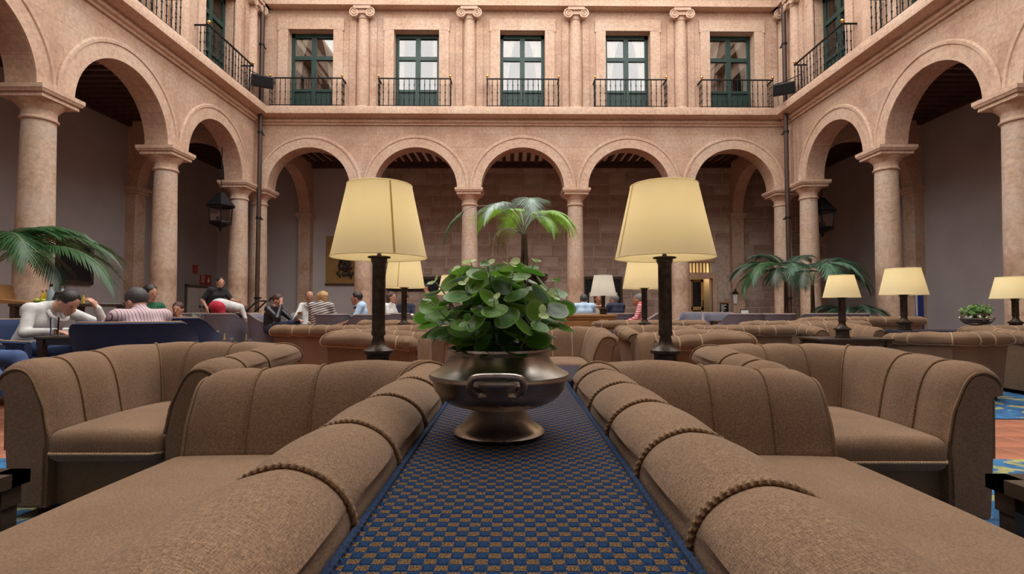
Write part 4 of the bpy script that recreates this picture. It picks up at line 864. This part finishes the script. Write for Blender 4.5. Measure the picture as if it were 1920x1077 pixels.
def person(lab, loc, rz, J, top, bot, hair, skin='skin', short=False, style='short', res=.016, scale=1., extra=None):
    mats = [skin, top, bot, 'shoe', 'cloth_black']; pr = []
    V3 = lambda k: Vector(J[k])
    pe, ch, nk = V3('pelvis'), V3('chest'), V3('neck')
    sd_ = (V3('shL') - V3('shR')).normalized()
    for s in (-1, 0, 1): pr.append(('c', tuple(pe + sd_ * s * .075 + Vector((0, 0, .03))), tuple(ch + sd_ * s * .085), .115, .105, 1, .05))
    pr.append(('c', tuple(V3('shL')), tuple(V3('shR')), .068, .068, 1, .05)); pr.append(('c', tuple((V3('shL') + V3('shR')) / 2), tuple(nk), .085, .06, 1, .04))
    pr.append(('c', tuple(V3('hipL')), tuple(V3('hipR')), .115, .115, 2, .03))
    hd = V3('head'); Rm, r_, f, u = frame_of(J['look']); pr.append(('c', tuple(nk), tuple(hd - u * .05 - f * .015), .054, .05, 0, .02))
    pr.append(('e', tuple(hd + u * .02 - f * .01), (.076, .095, .102), Rm, 0, 0, .02)); pr.append(('c', tuple(hd - u * .04 + f * .025), tuple(hd - u * .085 + f * .055), .06, .034, 0, .025)); pr.append(('c', tuple(hd + f * .085 + u * .01), tuple(hd + f * .104 - u * .022), .009, .014, 0, .008))
    pr.append(('c', tuple(hd - u * .052 + f * .084 - r_ * .012), tuple(hd - u * .052 + f * .084 + r_ * .012), .009, .009, 0, .006))
    for s in (-1, 1): pr.append(('e', tuple(hd + r_ * s * .078 - f * .012 - u * .012), (.012, .02, .032), Rm, 0, 0, .006))
    for q in 'LR':
        pr.append(('c', tuple(V3('hip' + q)), tuple(V3('knee' + q)), .092, .066, 2, .03)); pr.append(('c', tuple(V3('knee' + q)), tuple(V3('ank' + q)), .062, .046, 2, .02))
        a = V3('ank' + q); fd = V3('knee' + q) - V3('hip' + q); fd.z = 0; fd = fd.normalized() if fd.length > .1 else Vector((0, -1, 0)); pr.append(('c', tuple(a + Vector((0, 0, -.045)) - fd * .03), tuple(a + fd * .15 + Vector((0, 0, -.055))), .042, .034, 3, .012))
        sh, el, wr = V3('sh' + q), V3('el' + q), V3('wr' + q); pr.append(('c', tuple(sh), tuple(el), .060, .047, 1, .025)); 
        if short: m = sh.lerp(el, .75); pr[-1] = ('c', tuple(sh), tuple(m), .062, .056, 1, .025); pr.append(('c', tuple(m), tuple(el), .045, .042, 0, .012))
        pr.append(('c', tuple(el), tuple(wr), .046 if not short else .041, .036 if not short else .027, 0 if short else 1, .02)); hand(pr, wr, J['hd' + q], J['n' + q], J['cl' + q])
    t = thing('person', lab, 'person', loc, rz, None, scale); bp = [('e', p[1], p[2], p[3], 0, 0, p[6]) if p[0] == 'e' else p for p in pr]
    F, o = blob(bp, res); V, fs = surfnet(F, o, res); me = bpy.data.meshes.new('body'); me.from_pydata(V.tolist(), [], fs)
    for m in mats: me.materials.append(MATS[m])
    C = np.array([V[list(q)].mean(0) for q in fs]); D = np.stack([sd(C, p) for p in bp], -1); pm = np.array([p[5] if p[0] == 'c' else 0 for p in bp]); me.polygons.foreach_set('material_index', pm[D.argmin(-1)].astype(np.int32)); me.polygons.foreach_set('use_smooth', [True] * len(fs)); me.update()
    link('body', me, t)
    # hair
    hp = [('e', tuple(hd + u * .034 - f * .022), (.086, .098, .098), Rm, 0, 0, .02)]
    if style in ('bob', 'curly'): hp += [('c', tuple(hd - f * .05 + r_ * s * .05 + u * .02), tuple(hd - f * .045 + r_ * s * .055 - u * (.10 if style == 'bob' else .075)), .055, .045, 0, .02) for s in (-1, 1)]
    if style == 'curly': hp += [('c', tuple(hd + u * .05 - f * .03 + (r_ * math.cos(a) + f * math.sin(a) * .6) * .07 + u * .03 * math.sin(3 * a)), tuple(hd + u * .04 - f * .04 + (r_ * math.cos(a) + f * math.sin(a) * .6) * .085), .035, .03, 0, .012) for a in [i * .7 for i in range(9)]]
    if style == 'tail': hp += [('c', tuple(hd - f * .10 + u * .03), tuple(hd - f * .15 + u * .0), .03, .028, 0, .02), ('c', tuple(hd - f * .15 + u * .0), tuple(hd - f * .16 - u * .08), .028, .014, 0, .02)]
    F, o = blob(hp, .011); g = np.stack(np.meshgrid(*[o[a] + .011 * np.arange(F.shape[a]) for a in range(3)], indexing='ij'), -1) - np.array(hd); fx = g @ np.array(f); ux = g @ np.array(u); rx = np.abs(g @ np.array(r_))
    lim = {'short': -.03, 'bald': -.03}.get(style, -.16); cut = np.minimum(fx - .045, .052 - ux) if style != 'bald' else np.minimum(fx + .02, 9.); cutl = np.where(fx > -.02 - .0 * ux, .015 - ux - .35 * np.maximum(-fx, 0), -1.) if style in ('short', 'tail') else np.where(fx > .02, .02 - ux, -1.)
    F = np.maximum(np.maximum(F, cut), np.maximum(np.minimum(cutl, .02 + 0 * cutl), (lim - .06) - ux))
    if style == 'bald': F = np.maximum(F, ux - .07)
    V, fs = surfnet(F, o, .011)
    if len(fs): me = bpy.data.meshes.new('hair'); me.from_pydata(V.tolist(), [], fs); me.materials.append(MATS[hair]); me.polygons.foreach_set('use_smooth', [True] * len(fs)); me.update(); link('hair', me, t)
    e = B()
    for s in (-1, 1): e.sphere(tuple(hd + r_ * s * .032 + f * .076 + u * .012), (.011, .011, .007), 8, 6)
    e.obj('eyes', 'hair_dark', t, kind='stuff'); B().tube([tuple(hd - u * .053 + f * .092 - r_ * .02), tuple(hd - u * .055 + f * .095), tuple(hd - u * .053 + f * .092 + r_ * .02)], .004, 6).obj('mouth', 'skin_tan', t)
    if extra: extra(t, hd, r_, f, u)
    return t
def glasses(t, hd, r_, f, u):
    b = B()
    for s in (-1, 1):
        c = hd + r_ * s * .034 + f * .100 + u * .008; b.tube([tuple(c + r_ * .026 * math.cos(a) + u * .02 * math.sin(a)) for a in [2 * PI * i / 16 for i in range(16)]], .0025, 5, closed=True); b.tube([tuple(c + r_ * s * .026), tuple(hd + r_ * s * .083 - f * .01 + u * .01)], .002, 5)
    b.obj('glasses', 'iron', t)
def collar(mat, r0=.075):
    def fn(t, hd, r_, f, u):
        c = hd - u * .155 - f * .02; B().tube([tuple(c + (r_ * math.cos(a) + f * math.sin(a)) * r0 + u * (.02 * -math.sin(a))) for a in [2 * PI * i / 20 for i in range(20)]], .017, 8, closed=True).obj('collar', mat, t)
    return fn
S = SEAT
def P(px, Y, dz=0): p = at(px, 577, Y); return (p.x, Y, dz)
# left group
J = dict(S, pelvis=(0, .14, .50), chest=(0, .0, .80), neck=(0, -.09, .95), head=(0, -.24, .985), look=(-.12, -1, -.8), shL=(.17, -.03, .92), shR=(-.17, -.01, .92), elL=(.25, -.42, .74), wrL=(.14, -.42, .93), hdL=(-.45, .25, .8), nL=(-.3, .7, 0), clL=.6, elR=(-.27, -.06, .70), wrR=(-.22, -.30, .705), hdR=(.2, -1, -.1), kneeL=(.12, -.34, .50), kneeR=(-.12, -.36, .52))
person('woman in white hooded top, head bowed on her hand, at left table', P(84, 5.25, -.02), R(90), J, 'cloth_white', 'jeans', 'hair_dark', style='tail', res=.012, extra=collar('cloth_white', .085))
J = dict(S, pelvis=(0, .02, .48), chest=(0, .05, .76), neck=(0, .0, .92), head=(0, -.07, 1.0), look=(.35, -1, -.4), shL=(.19, .03, .87), shR=(-.19, .03, .87), elL=(.27, -.24, .66), wrL=(.20, -.50, .58), hdL=(0, -1, -.3), elR=(-.27, -.1, .64), wrR=(-.15, -.34, .62))
person('man in pink striped shirt seated with his back to camera at left', P(262, 4.72, -.03), R(-118), J, 'cloth_pink_stripe', 'jeans_pale', 'hair_darkgrey', res=.012, extra=glasses)
J = dict(S, pelvis=(0, .0, .46), chest=(0, .14, .76), neck=(0, .16, .92), head=(0, .14, 1.07), kneeL=(.14, -.48, .50), kneeR=(-.14, -.50, .46), ankL=(.14, -.75, .12), ankR=(-.12, -.82, .12), wrL=(.08, -.20, .66), wrR=(-.06, -.22, .66), elL=(.26, .05, .62), elR=(-.26, .05, .62))
person('person in blue jeans and pale jacket cut by the left edge', (-4.60, 4.2, 0), R(90), J, 'cloth_skyblue', 'jeans', 'hair_brown', res=.012)
person('dark haired man in green sweater behind the pink striped man', P(286, 7.6, -.02), R(70), dict(S, look=(.1, -1, -.3)), 'cloth_green', 'cloth_navy', 'hair_dark')
person('child with brown hair peeping over the blue jacket', P(331, 8.2, -.18), R(10), dict(S, look=(0, -1, -.2)), 'cloth_navy', 'jeans', 'hair_brown', scale=.93, res=.018)
J = dict(STAND, pelvis=(0, .12, .92), chest=(0, -.02, 1.20), neck=(0, -.07, 1.36), head=(0, -.12, 1.49), look=(-.5, -1, -.15), shL=(.18, -.03, 1.32), shR=(-.18, -.03, 1.32), elL=(.26, -.2, 1.08), wrL=(.16, -.46, 1.06), hdL=(0, -1, 0), elR=(-.27, .10, 1.08), wrR=(-.24, .0, .90))
person('waitress in black shirt bending over the tables, dark hair tied back', P(405, 11.9), R(72), J, 'cloth_black', 'cloth_black', 'hair_dark', short=True, style='tail')
J = dict(STAND, pelvis=(0, .10, 1.0), hipL=(.09, .15, .98), hipR=(-.09, .15, .98), chest=(0, -.24, .95), neck=(0, -.36, .93), head=(0, -.47, .86), look=(0, -.6, -1), shL=(.17, -.28, .95), shR=(-.17, -.28, .95), elL=(.22, -.36, .72), elR=(-.22, -.36, .72), wrL=(.15, -.5, .55), wrR=(-.15, -.5, .55), hdL=(0, -.4, -1), hdR=(0, -.4, -1), kneeL=(.1, .02, .46), kneeR=(-.1, .02, .46), ankL=(.1, .1, .09), ankR=(-.1, .1, .09))
person('person in red trousers bent over beside the pushchair', P(420, 11.5, -.03), R(150), J, 'cloth_white', 'cloth_red', 'hair_brown')
# group round a table below the gold panel
J = dict(S, head=(0, -.06, 1.06), neck=(0, -.0, .93), chest=(0, .06, .78), look=(.15, -1, -.35), shL=(.17, .03, .89), shR=(-.17, .03, .89), elR=(-.24, -.22, .72), wrR=(-.10, -.19, .96), hdR=(.25, .0, 1), nR=(0, .8, 0), elL=(.26, -.2, .66), wrL=(.12, -.42, .68), kneeL=(.12, -.4, .60), kneeR=(-.1, -.42, .62))
person('woman in black jacket resting her cheek on her hand', P(516, 10.2), R(78), J, 'leather', 'cloth_navy', 'hair_brown', style='tail')
J = dict(S, look=(.25, -1, -.3), head=(0, -.06, 1.12), neck=(0, 0, .98), wrR=(-.1, -.40, .80), elR=(-.25, -.15, .68), hdR=(.4, -.8, .4), wrL=(.12, -.3, .64))
person('man in open white shirt talking with raised hand', P(582, 10.4), R(8), J, 'cloth_white', 'cloth_navy', 'hair_darkgrey', 'skin_tan', style='bald', extra=collar('cloth_white'))
person('blonde curly haired woman in striped top with back to camera', P(607, 9.75), R(172), dict(S, head=(0, .02, 1.10)), 'cloth_bw_stripe', 'cloth_black', 'hair_blond', style='curly')
person('man in pale blue short sleeved shirt facing left', P(668, 9.7), R(-80), dict(S, look=(0, -1, -.05), head=(0, .0, 1.09), neck=(0, .04, .95)), 'cloth_skyblue', 'cloth_navy', 'hair_dark', 'skin_tan', short=True, extra=collar('cloth_navy', .068))
# people farther back, left of the plant
person('woman in white seated behind the big left lamp column', P(738, 11.6), R(80), dict(S, wrL=(.1, -.4, .75), wrR=(-.1, -.4, .75)), 'cloth_white', 'cloth_black', 'hair_brown', style='bob')
person('man in dark suit seated behind the second left lamp', P(758, 13.2), R(-10), S, 'cloth_navy', 'cloth_black', 'hair_brown')
person('standing man in tan jacket in front of the stone wall', P(800, 17.6), R(-70), dict(STAND, look=(.2, -1, -.1)), 'cloth_tan', 'cloth_brown', 'hair_darkgrey')
# group below the white lamp
person('balding man in pale blue shirt with back to camera', P(1094, 11.35), R(182), dict(S, head=(0, .04, 1.08)), 'cloth_skyblue', 'cloth_navy', 'hair_darkgrey', 'skin_tan')
person('red haired woman with red scarf facing camera', P(1123, 12.5), R(5), dict(S, head=(0, .03, 1.13)), 'cloth_tan', 'cloth_black', 'hair_red', 'skin_tan', style='curly', extra=collar('scarf_red', .075))
person('grey haired man in dark jacket turned to the left', P(1149, 11.4), R(-150), dict(S, look=(.55, -1, 0), head=(0, .03, 1.08)), 'cloth_navy', 'cloth_black', 'hair_grey', 'skin_tan')
person('grey haired man in red and white striped shirt', P(1193, 10.75), R(-105), dict(S, look=(0, -1, .1), head=(0, .03, 1.08)), 'cloth_red_stripe', 'cloth_navy', 'hair_grey', 'skin_tan')
# ------------------------------------------------------------------ things on and around the tables
wood_table('bar_table', 'dark wooden table of the hooded woman and striped man', -4.32, -3.72, 4.7, 5.3, .66, th=.03, leg=.05)
wood_table('bar_table', 'low dark table between the people below the gold panel', -4.15, -3.55, 9.7, 10.3, .60, th=.03)
wood_table('bar_table', 'low dark table between the people below the white lamp', 1.62, 2.1, 11.75, 12.2, .60, th=.03)
wood_table('bar_table', 'dark table with white menu card at right', 4.55, 5.2, 11.6, 12.2, .62, th=.03)
t = thing('menu_card', 'white menu card in a dark frame standing on table', 'card', (at(1396, 590, 11.8).x, 11.8, .62)); B().box(-.10, .10, -.01, .01, 0, .26).obj('frame', 'dark_wood', t, smooth=False); B().box(-.085, .085, -.014, -.009, .02, .24).obj('sheet', 'paper', t, smooth=False)
def glass(lab, p, prof, liq, lz, lr, nm='drinking_glass', cat='glass'):
    t = thing(nm, lab, cat, p); B().lathe(prof, 20).obj('vessel', 'drink_glass', t); B().lathe([(0, lz[0]), (lr[0], lz[0]), (lr[1], lz[1]), (0, lz[1])], 16).obj('drink', liq, t)
glass('tall glass with orange drink on the left table', (-4.2, 4.78, .661), [(0, 0), (.03, 0), (.034, .17), (.031, .17), (.028, .01), (0, .01)], 'juice', (.012, .06), (.026, .027), 'tall_glass')
glass('stemmed glass of white wine on the left table', (-3.8, 5.0, .661), [(0, 0), (.034, 0), (.034, .004), (.005, .008), (.005, .05), (.03, .075), (.04, .11), (.034, .16), (.031, .16), (.036, .11), (0, .06)], 'wine', (.068, .105), (.02, .035), 'wine_glass')
t = thing('snack_tray', 'small grey dish on the left table', 'dish', (-3.98, 4.86, .661)); B().lathe([(0, 0), (.05, 0), (.085, .05), (.08, .05), (.045, .008), (0, .008)], 20).obj('dish', 'pewter', t); B().box(-.07, .07, -.05, .05, .05, .053).obj('napkin', 'paper', t, smooth=False)
# drinks trolley behind the hooded woman
tx, ty = -5.3, 6.45
t = thing('drinks_trolley', 'dark drinks trolley with bottles behind the hooded woman', 'trolley', (tx, ty, 0))
B().rbox(-.75, .62, -.22, .22, .93, .97, .008, 1).obj('top', 'dark_wood', t); B().rbox(-.7, .58, -.2, .2, .40, .43, .006, 1).obj('shelf', 'dark_wood', t)
for x in (-.7, -.2, .58):
    for y in (-.18, .18): B().box(x - .03, x + .03, y - .03, y + .03, .05 if False else 0, .93).obj('post', 'dark_wood', t, smooth=False)
for i, (px, hh, r_, m, lab, nm) in enumerate(((72, .16, .022, 'bottle_yellow', 'small yellow bottle at left end of the trolley', 'bottle'), (79, .17, .022, 'bottle_yellow', 'small yellow bottle second from left on the trolley', 'bottle'), (88, .24, .042, 'bottle_blue', 'round clear decanter with dark stopper on the trolley', 'decanter'), (109, .22, .04, 'bottle_blue', 'clear decanter nearest the hooded woman', 'decanter'), (150, .13, .014, 'bottle_yellow', 'slim yellow bottle showing above the hooded woman', 'bottle'))):
    p = at(px, 577, ty); px_ = min(p.x, tx + .55); q = thing(nm, lab, 'bottle', (px_, ty + .05, .971)); B().lathe([(0, 0), (r_, 0), (r_, hh * .55), (r_ * .4, hh * .72), (r_ * .35, hh * .9), (0, hh * .9)], 16).obj('glass', m, q); B().lathe([(r_ * .42, hh * .88), (r_ * .42, hh), (0, hh)], 10).obj('stopper', 'black_gloss' if i == 2 else 'pewter', q)
for px, lab in ((85, 'left lime on the drinks trolley'), (96, 'right lime on the drinks trolley')): B().sphere((0, 0, .03), (.036, .03, .03), 12, 8).obj('lime', 'lime', loc=(at(px, 577, ty).x, ty - .12, .971), label=lab, cat='lime')
for px, m, lab in ((37, 'bottle_blue', 'pale bottle on the lower trolley shelf'), (52, 'bottle_yellow', 'yellow bottle with red cap on lower trolley shelf')):
    q = thing('bottle', lab, 'bottle', (at(px, 577, ty).x, ty, .431)); B().lathe([(0, 0), (.045, 0), (.045, .24), (.018, .3), (.018, .36), (0, .36)], 14).obj('glass', m, q); B().lathe([(.02, .35), (.02, .39), (0, .39)], 10).obj('cap', 'sign_red', q)
B().prism([(-.28, 0), (.22, 0), (.22, .02), (-.16, .05), (-.20, .22), (-.27, .24)], -.14, .14, axis=1).obj('wooden_rack', 'oak', loc=(at(15, 577, ty).x + .12, ty, .971), label='curved wooden rack at the left end of the trolley', cat='rack', smooth=False)
t = thing('low_chest', 'pale topped low chest at the left edge behind the seated people', 'chest', (-5.35, 5.75, 0)); B().rbox(-.45, .35, -.2, .2, .0, .62, .01, 1).obj('body', 'oak', t); B().rbox(-.48, .38, -.23, .23, .63, .69, .01, 1).obj('top', 'white_paint', t)
# jackets over chair backs
def jacket(lab, mat, p, w, h, rz=0):
    b = B(); n = 14; m = 10; vs = []; rn = random.Random(len(lab))
    for j in range(m + 1):
        for i in range(n + 1):
            u = i / n - .5; v = j / m; back = -.05 if v < .5 else .11
            z = -abs(v - .45) * h * 1.3; vs.append((u * w * (1 + .25 * abs(v - .45)), (v - .45) * .28 + .05 * math.sin(u * 14 + j) * .5, z - .12 * u * u + .02 * math.sin(u * 19)))
    b.add(vs, [(j * (n + 1) + i, j * (n + 1) + i + 1, (j + 1) * (n + 1) + i + 1, (j + 1) * (n + 1) + i) for j in range(m) for i in range(n)]); o = b.obj('jacket', mat, loc=p, rot=(0, 0, rz), label=lab, cat='jacket', fix=False)
    md = o.modifiers.new('thick', 'SOLIDIFY'); md.thickness = .03; md = o.modifiers.new('sub', 'SUBSURF'); md.levels = md.render_levels = 1
q = xy(333, 6.6); jacket('bright blue padded jacket hanging over the navy chair back', 'cloth_blue', (q[0] - .14, q[1] - .36, .84), .36, .5, .17)
q = xy(367, 11.5); jacket('khaki jacket thrown over the grey chair back', 'cloth_olive', (q[0] + .12, q[1] - .34, .83), .42, .42)
# pushchair
q = P(452, 11.6); t = thing('pushchair', 'dark pushchair with teal hood beside the red trousers', 'pushchair', (q[0] - .18, q[1] + .42, 0))
b = B().lathe([(.30 * math.sin(a), .30 * math.cos(a)) for a in [PI / 2 * i / 8 for i in range(9)]], 20, (-.45, 0, .80), ang=PI, a0=PI / 2); b.obj('hood', 'cloth_teal', t); B().tube([(-.3, -.2, .3), (.1, -.22, .75), (.42, -.22, 1.05), (.45, -.2, 1.07), (.45, .2, 1.07), (.42, .22, 1.05), (.1, .22, .75), (-.3, .2, .3)], .018, 8).obj('handle', 'iron', t); B().rbox(-.6, .1, -.2, .2, .40, .62, .05, 2).obj('seat', 'cloth_black', t)
for x in (-.5, .25):
    for y in (-.22, .22): B().tube([(x + .11 * math.cos(a), y, .125 + .11 * math.sin(a)) for a in [2 * PI * i / 18 for i in range(18)]], .022, 6, closed=True).obj('wheel', 'iron', t); B().tube([(x, y, .125), (-.1, y, .45)], .014, 6).obj('strut', 'iron', t)
# ------------------------------------------------------------------ on the gallery walls
pl = thing('wall_panel', 'gold panel with carved dark relief on the back gallery wall', 'artwork', (at(640, 577, 19.75).x, GY - .03, 0)); a, c = at(611, 443, 19.7), at(668, 532, 19.7); cx = pl.location.x
B().box(a.x - cx, c.x - cx, -.04, 0, c.z, a.z).obj('panel', 'gold_panel', pl, smooth=False); B().box(a.x - cx - .02, c.x - cx + .02, -.06, 0, c.z - .05, c.z).obj('bottom_rail', 'dark_wood', pl, smooth=False)
rn = random.Random(4); e = at(645, 500, 19.6); prm = []
for i in range(46): u = rn.uniform(-1, 1); v = rn.uniform(-1, 1); wd = .30 if v < -.5 else .18; prm.append(('c', (e.x - cx + u * wd, -.09, e.z + v * .40), (e.x - cx + u * wd + rn.uniform(-.1, .1), -.10, e.z + v * .40 + rn.uniform(-.1, .1)), rn.uniform(.03, .06), rn.uniform(.025, .05), 0, .01))
F, o = blob(prm, .018, .01); V, fs = surfnet(F, o, .018); me = bpy.data.meshes.new('relief'); me.from_pydata(V.tolist(), [], fs); me.materials.append(MATS['bronze']); me.update(); link('relief', me, pl)
t = thing('painting', 'dark framed painting on the left gallery wall behind the palm', 'painting', (GXL + .03, 13.35, 2.05)); B().box(0, .03, -.48, .48, -.45, .45).obj('canvas', 'black_gloss', t, smooth=False)
for nm, a in (('frame', (0, .06, -.56, -.47, -.53, .53)), ('frame', (0, .06, .47, .56, -.53, .53)), ('frame', (0, .06, -.56, .56, -.53, -.44)), ('frame', (0, .06, -.56, .56, .44, .53))): B().rbox(*a, .012, 1).obj(nm, 'dark_wood', t)
for y, z, s, lab in ((18.45, 2.28, .13, 'small plain red sign high on the left gallery wall'), (18.9, 1.93, .15, 'red sign with white rows beside the exit arrow sign'), (19.25, 1.93, .17, 'red sign with white down arrow on left gallery wall')):
    t = thing('wall_sign', lab, 'sign', (GXL + .01, y, z)); B().box(0, .02, -s, s, -s * 1.15, s * 1.15).obj('plate', 'sign_red', t, smooth=False)
    if 'rows' in lab:
        for k in range(4): B().box(.02, .024, -s * .7, s * .7, s * (.75 - .45 * k), s * (.9 - .45 * k)).obj('text_line', 'sign_white', t, smooth=False)
    if 'arrow' in lab and 'beside' not in lab: B().prism([(-.03, .1), (.03, .1), (.03, -.0), (.08, -.0), (0, -.1), (-.08, -.0), (-.03, -.0)], .02, .024, axis=0).obj('arrow', 'sign_white', t, smooth=False)
d1 = link('door_1', None, None, (GXL + .01, 18.75, 0), kind='structure')
for y0, y1 in ((-.75, -.02), (.02, .75)):
    o = B().rbox(0, .05, y0, y1, 0, 1.62, .01, 1).obj('leaf', 'white_paint', d1); B().rbox(.04, .06, y0 + .1, y1 - .1, .25, 1.45, .008, 1).obj('panel', 'white_paint', o); B().sphere((.09, y0 + .08 if y0 > 0 else y1 - .08, .95), .035, 8, 6).obj('knob', 'iron', o)
B().box(0, .04, -.85, -.77, 0, 1.72).box(0, .04, .77, .85, 0, 1.72).box(0, .04, -.85, .85, 1.64, 1.72).obj('frame', 'room_dark', d1, smooth=False)
# lit doorway in the stone wall
d2 = link('door_2', None, None, (0, GY, 0), kind='structure')
for x0, x1 in ((DX0 - .14, DX0), (DX1, DX1 + .14)): B().box(x0, x1, -.10, .05, 0, DZ + .0).obj('jamb', 'stone_trim', d2, smooth=False)
B().box(DX0 - .14, DX1 + .14, -.10, .05, DZ, DZ + .22).obj('lintel', 'stone_trim', d2, smooth=False); B().box(DX0 - .14, DX1 + .14, -.06, .02, 2.64, 2.74).obj('transom_head', 'stone_trim', d2, smooth=False)
for i in range(6): B().box(DX0 + .1 + i * .13, DX0 + .13 + i * .13, .05, .08, 2.22, 2.62).obj('transom_bar', 'iron', d2, smooth=False)
lf = B(); x0, x1 = DX0 + .02, DX1 - .28
for a in ((x0, x0 + .12, 0, DZ - .02), (x1 - .1, x1, 0, DZ - .02), (x0, x1, 0, .2), (x0, x1, .82, .95), (x0, x1, DZ - .12, DZ - .02)): lf.box(a[0], a[1], .12, .16, a[2], a[3])
o = lf.obj('leaf', 'warm_door', d2, smooth=False); B().box(x0 + .12, x1 - .1, .135, .145, .2, .82).box(x0 + .12, x1 - .1, .135, .145, .95, DZ - .12).obj('pane', 'dark_glass', o, smooth=False); B().tube([(x1 - .05, .06, .75), (x1 - .05, .06, 1.2)], .018, 8).obj('handle', 'iron', o)
B().box(DX0 - .3, DX1 + .3, 1.6, 1.7, 0, 3).box(DX0 - .3, DX0 - .2, .3, 1.7, 0, 3).box(DX1 + .2, DX1 + .3, .3, 1.7, 0, 3).box(DX0 - .3, DX1 + .3, .3, 1.7, 2.9, 3).obj('passage', 'plaster', d2, smooth=False)
ld = bpy.data.lights.new('passage_lamp', 'POINT'); ld.energy = 14; ld.color = (1, .62, .22); ld.shadow_soft_size = .15; lo = bpy.data.objects.new('passage_lamp', ld); COL.objects.link(lo); lo.location = ((DX0 + DX1) / 2 + .2, GY + 1.0, 2.3)
# dark framed openings in the stone wall
def opening(nm, u0, u1, v0, v1, glaz, extra=False):
    a, c = at(u0, v0, GY - .1), at(u1, v1, GY - .1); o = link(nm, None, None, ((a.x + c.x) / 2, GY - .09, 0), kind='structure'); hw = (c.x - a.x) / 2; z0 = max(c.z, 0); z1 = a.z
    B().box(-hw, hw, -.02, .0, z0, z1).obj('pane', 'dark_glass', o, smooth=False)
    for q in ((-hw - .09, -hw, z0, z1 + .1), (hw, hw + .09, z0, z1 + .1), (-hw, hw, z1, z1 + .1)): B().box(q[0], q[1], -.08, .02, q[2], q[3]).obj('frame', 'dark_wood', o, smooth=False)
    if extra: B().box(-hw + .15, hw - .1, -.05, -.02, z0, z1 - .5).obj('map_board', 'white_paint', o, smooth=False)
opening('door_3', 1097, 1163, 524, 640, 1, True); opening('window_20', 730, 829, 524, 546, 1)
for x0, lab in ((1348, ''),):
    a, c = at(1349, 569, 19.5), at(1365, 591, 19.5); t = thing('notice_board', 'black notice board with white writing beside the amber doorway', 'notice board', ((a.x + c.x) / 2, 19.45, 0)); hw = (c.x - a.x) / 2
    B().box(-hw, hw, -.02, .02, c.z - .1, a.z).obj('board', 'black_gloss', t, smooth=False); B().box(-hw - .06, hw + .03, -.03, .03, a.z, a.z + .05).obj('top_rail', 'oak', t, smooth=False)
    for k, wd in enumerate((.8, .5, .75, .6, .3, .7)): B().box(-hw * .8, -hw * .8 + 1.6 * hw * wd, -.024, -.02, a.z - .08 - k * .06, a.z - .055 - k * .06).obj('text_line', 'sign_white', t, smooth=False)
    for s in (-1, 1): B().box(s * hw - .02, s * hw + .02, -.02, .02, 0, c.z).obj('leg', 'dark_wood', t, smooth=False)
a = at(1379, 557, 19.5); t = thing('wall_lantern', 'small white wall lantern with black cap beside the palm', 'lantern', (a.x, 19.5, a.z)); B().lathe([(.06, -.25), (.1, .1), (0, .1)], 6).obj('glass', 'sign_white', t, smooth=False); B().lathe([(.14, .1), (.1, .16), (.03, .24), (.04, .28), (0, .3)], 6).obj('cap', 'iron', t, smooth=False); B().tube([(0, 0, .25), (0, .25, .2)], .015, 6).obj('bracket', 'iron', t)
t = thing('banner', 'upright blue banner beside the right gallery pilaster', 'banner', (at(1724, 577, 14.2).x, 14.2, 0)); B().rbox(-.11, .11, -.015, .015, .05, 1.32, .006, 1).obj('panel', 'banner_blue', t); B().box(-.11, -.06, -.017, -.014, .7, 1.28).obj('print', 'sign_white', t, smooth=False); B().rbox(-.16, .16, -.12, .12, 0, .05, .01, 1).obj('base', 'iron', t)
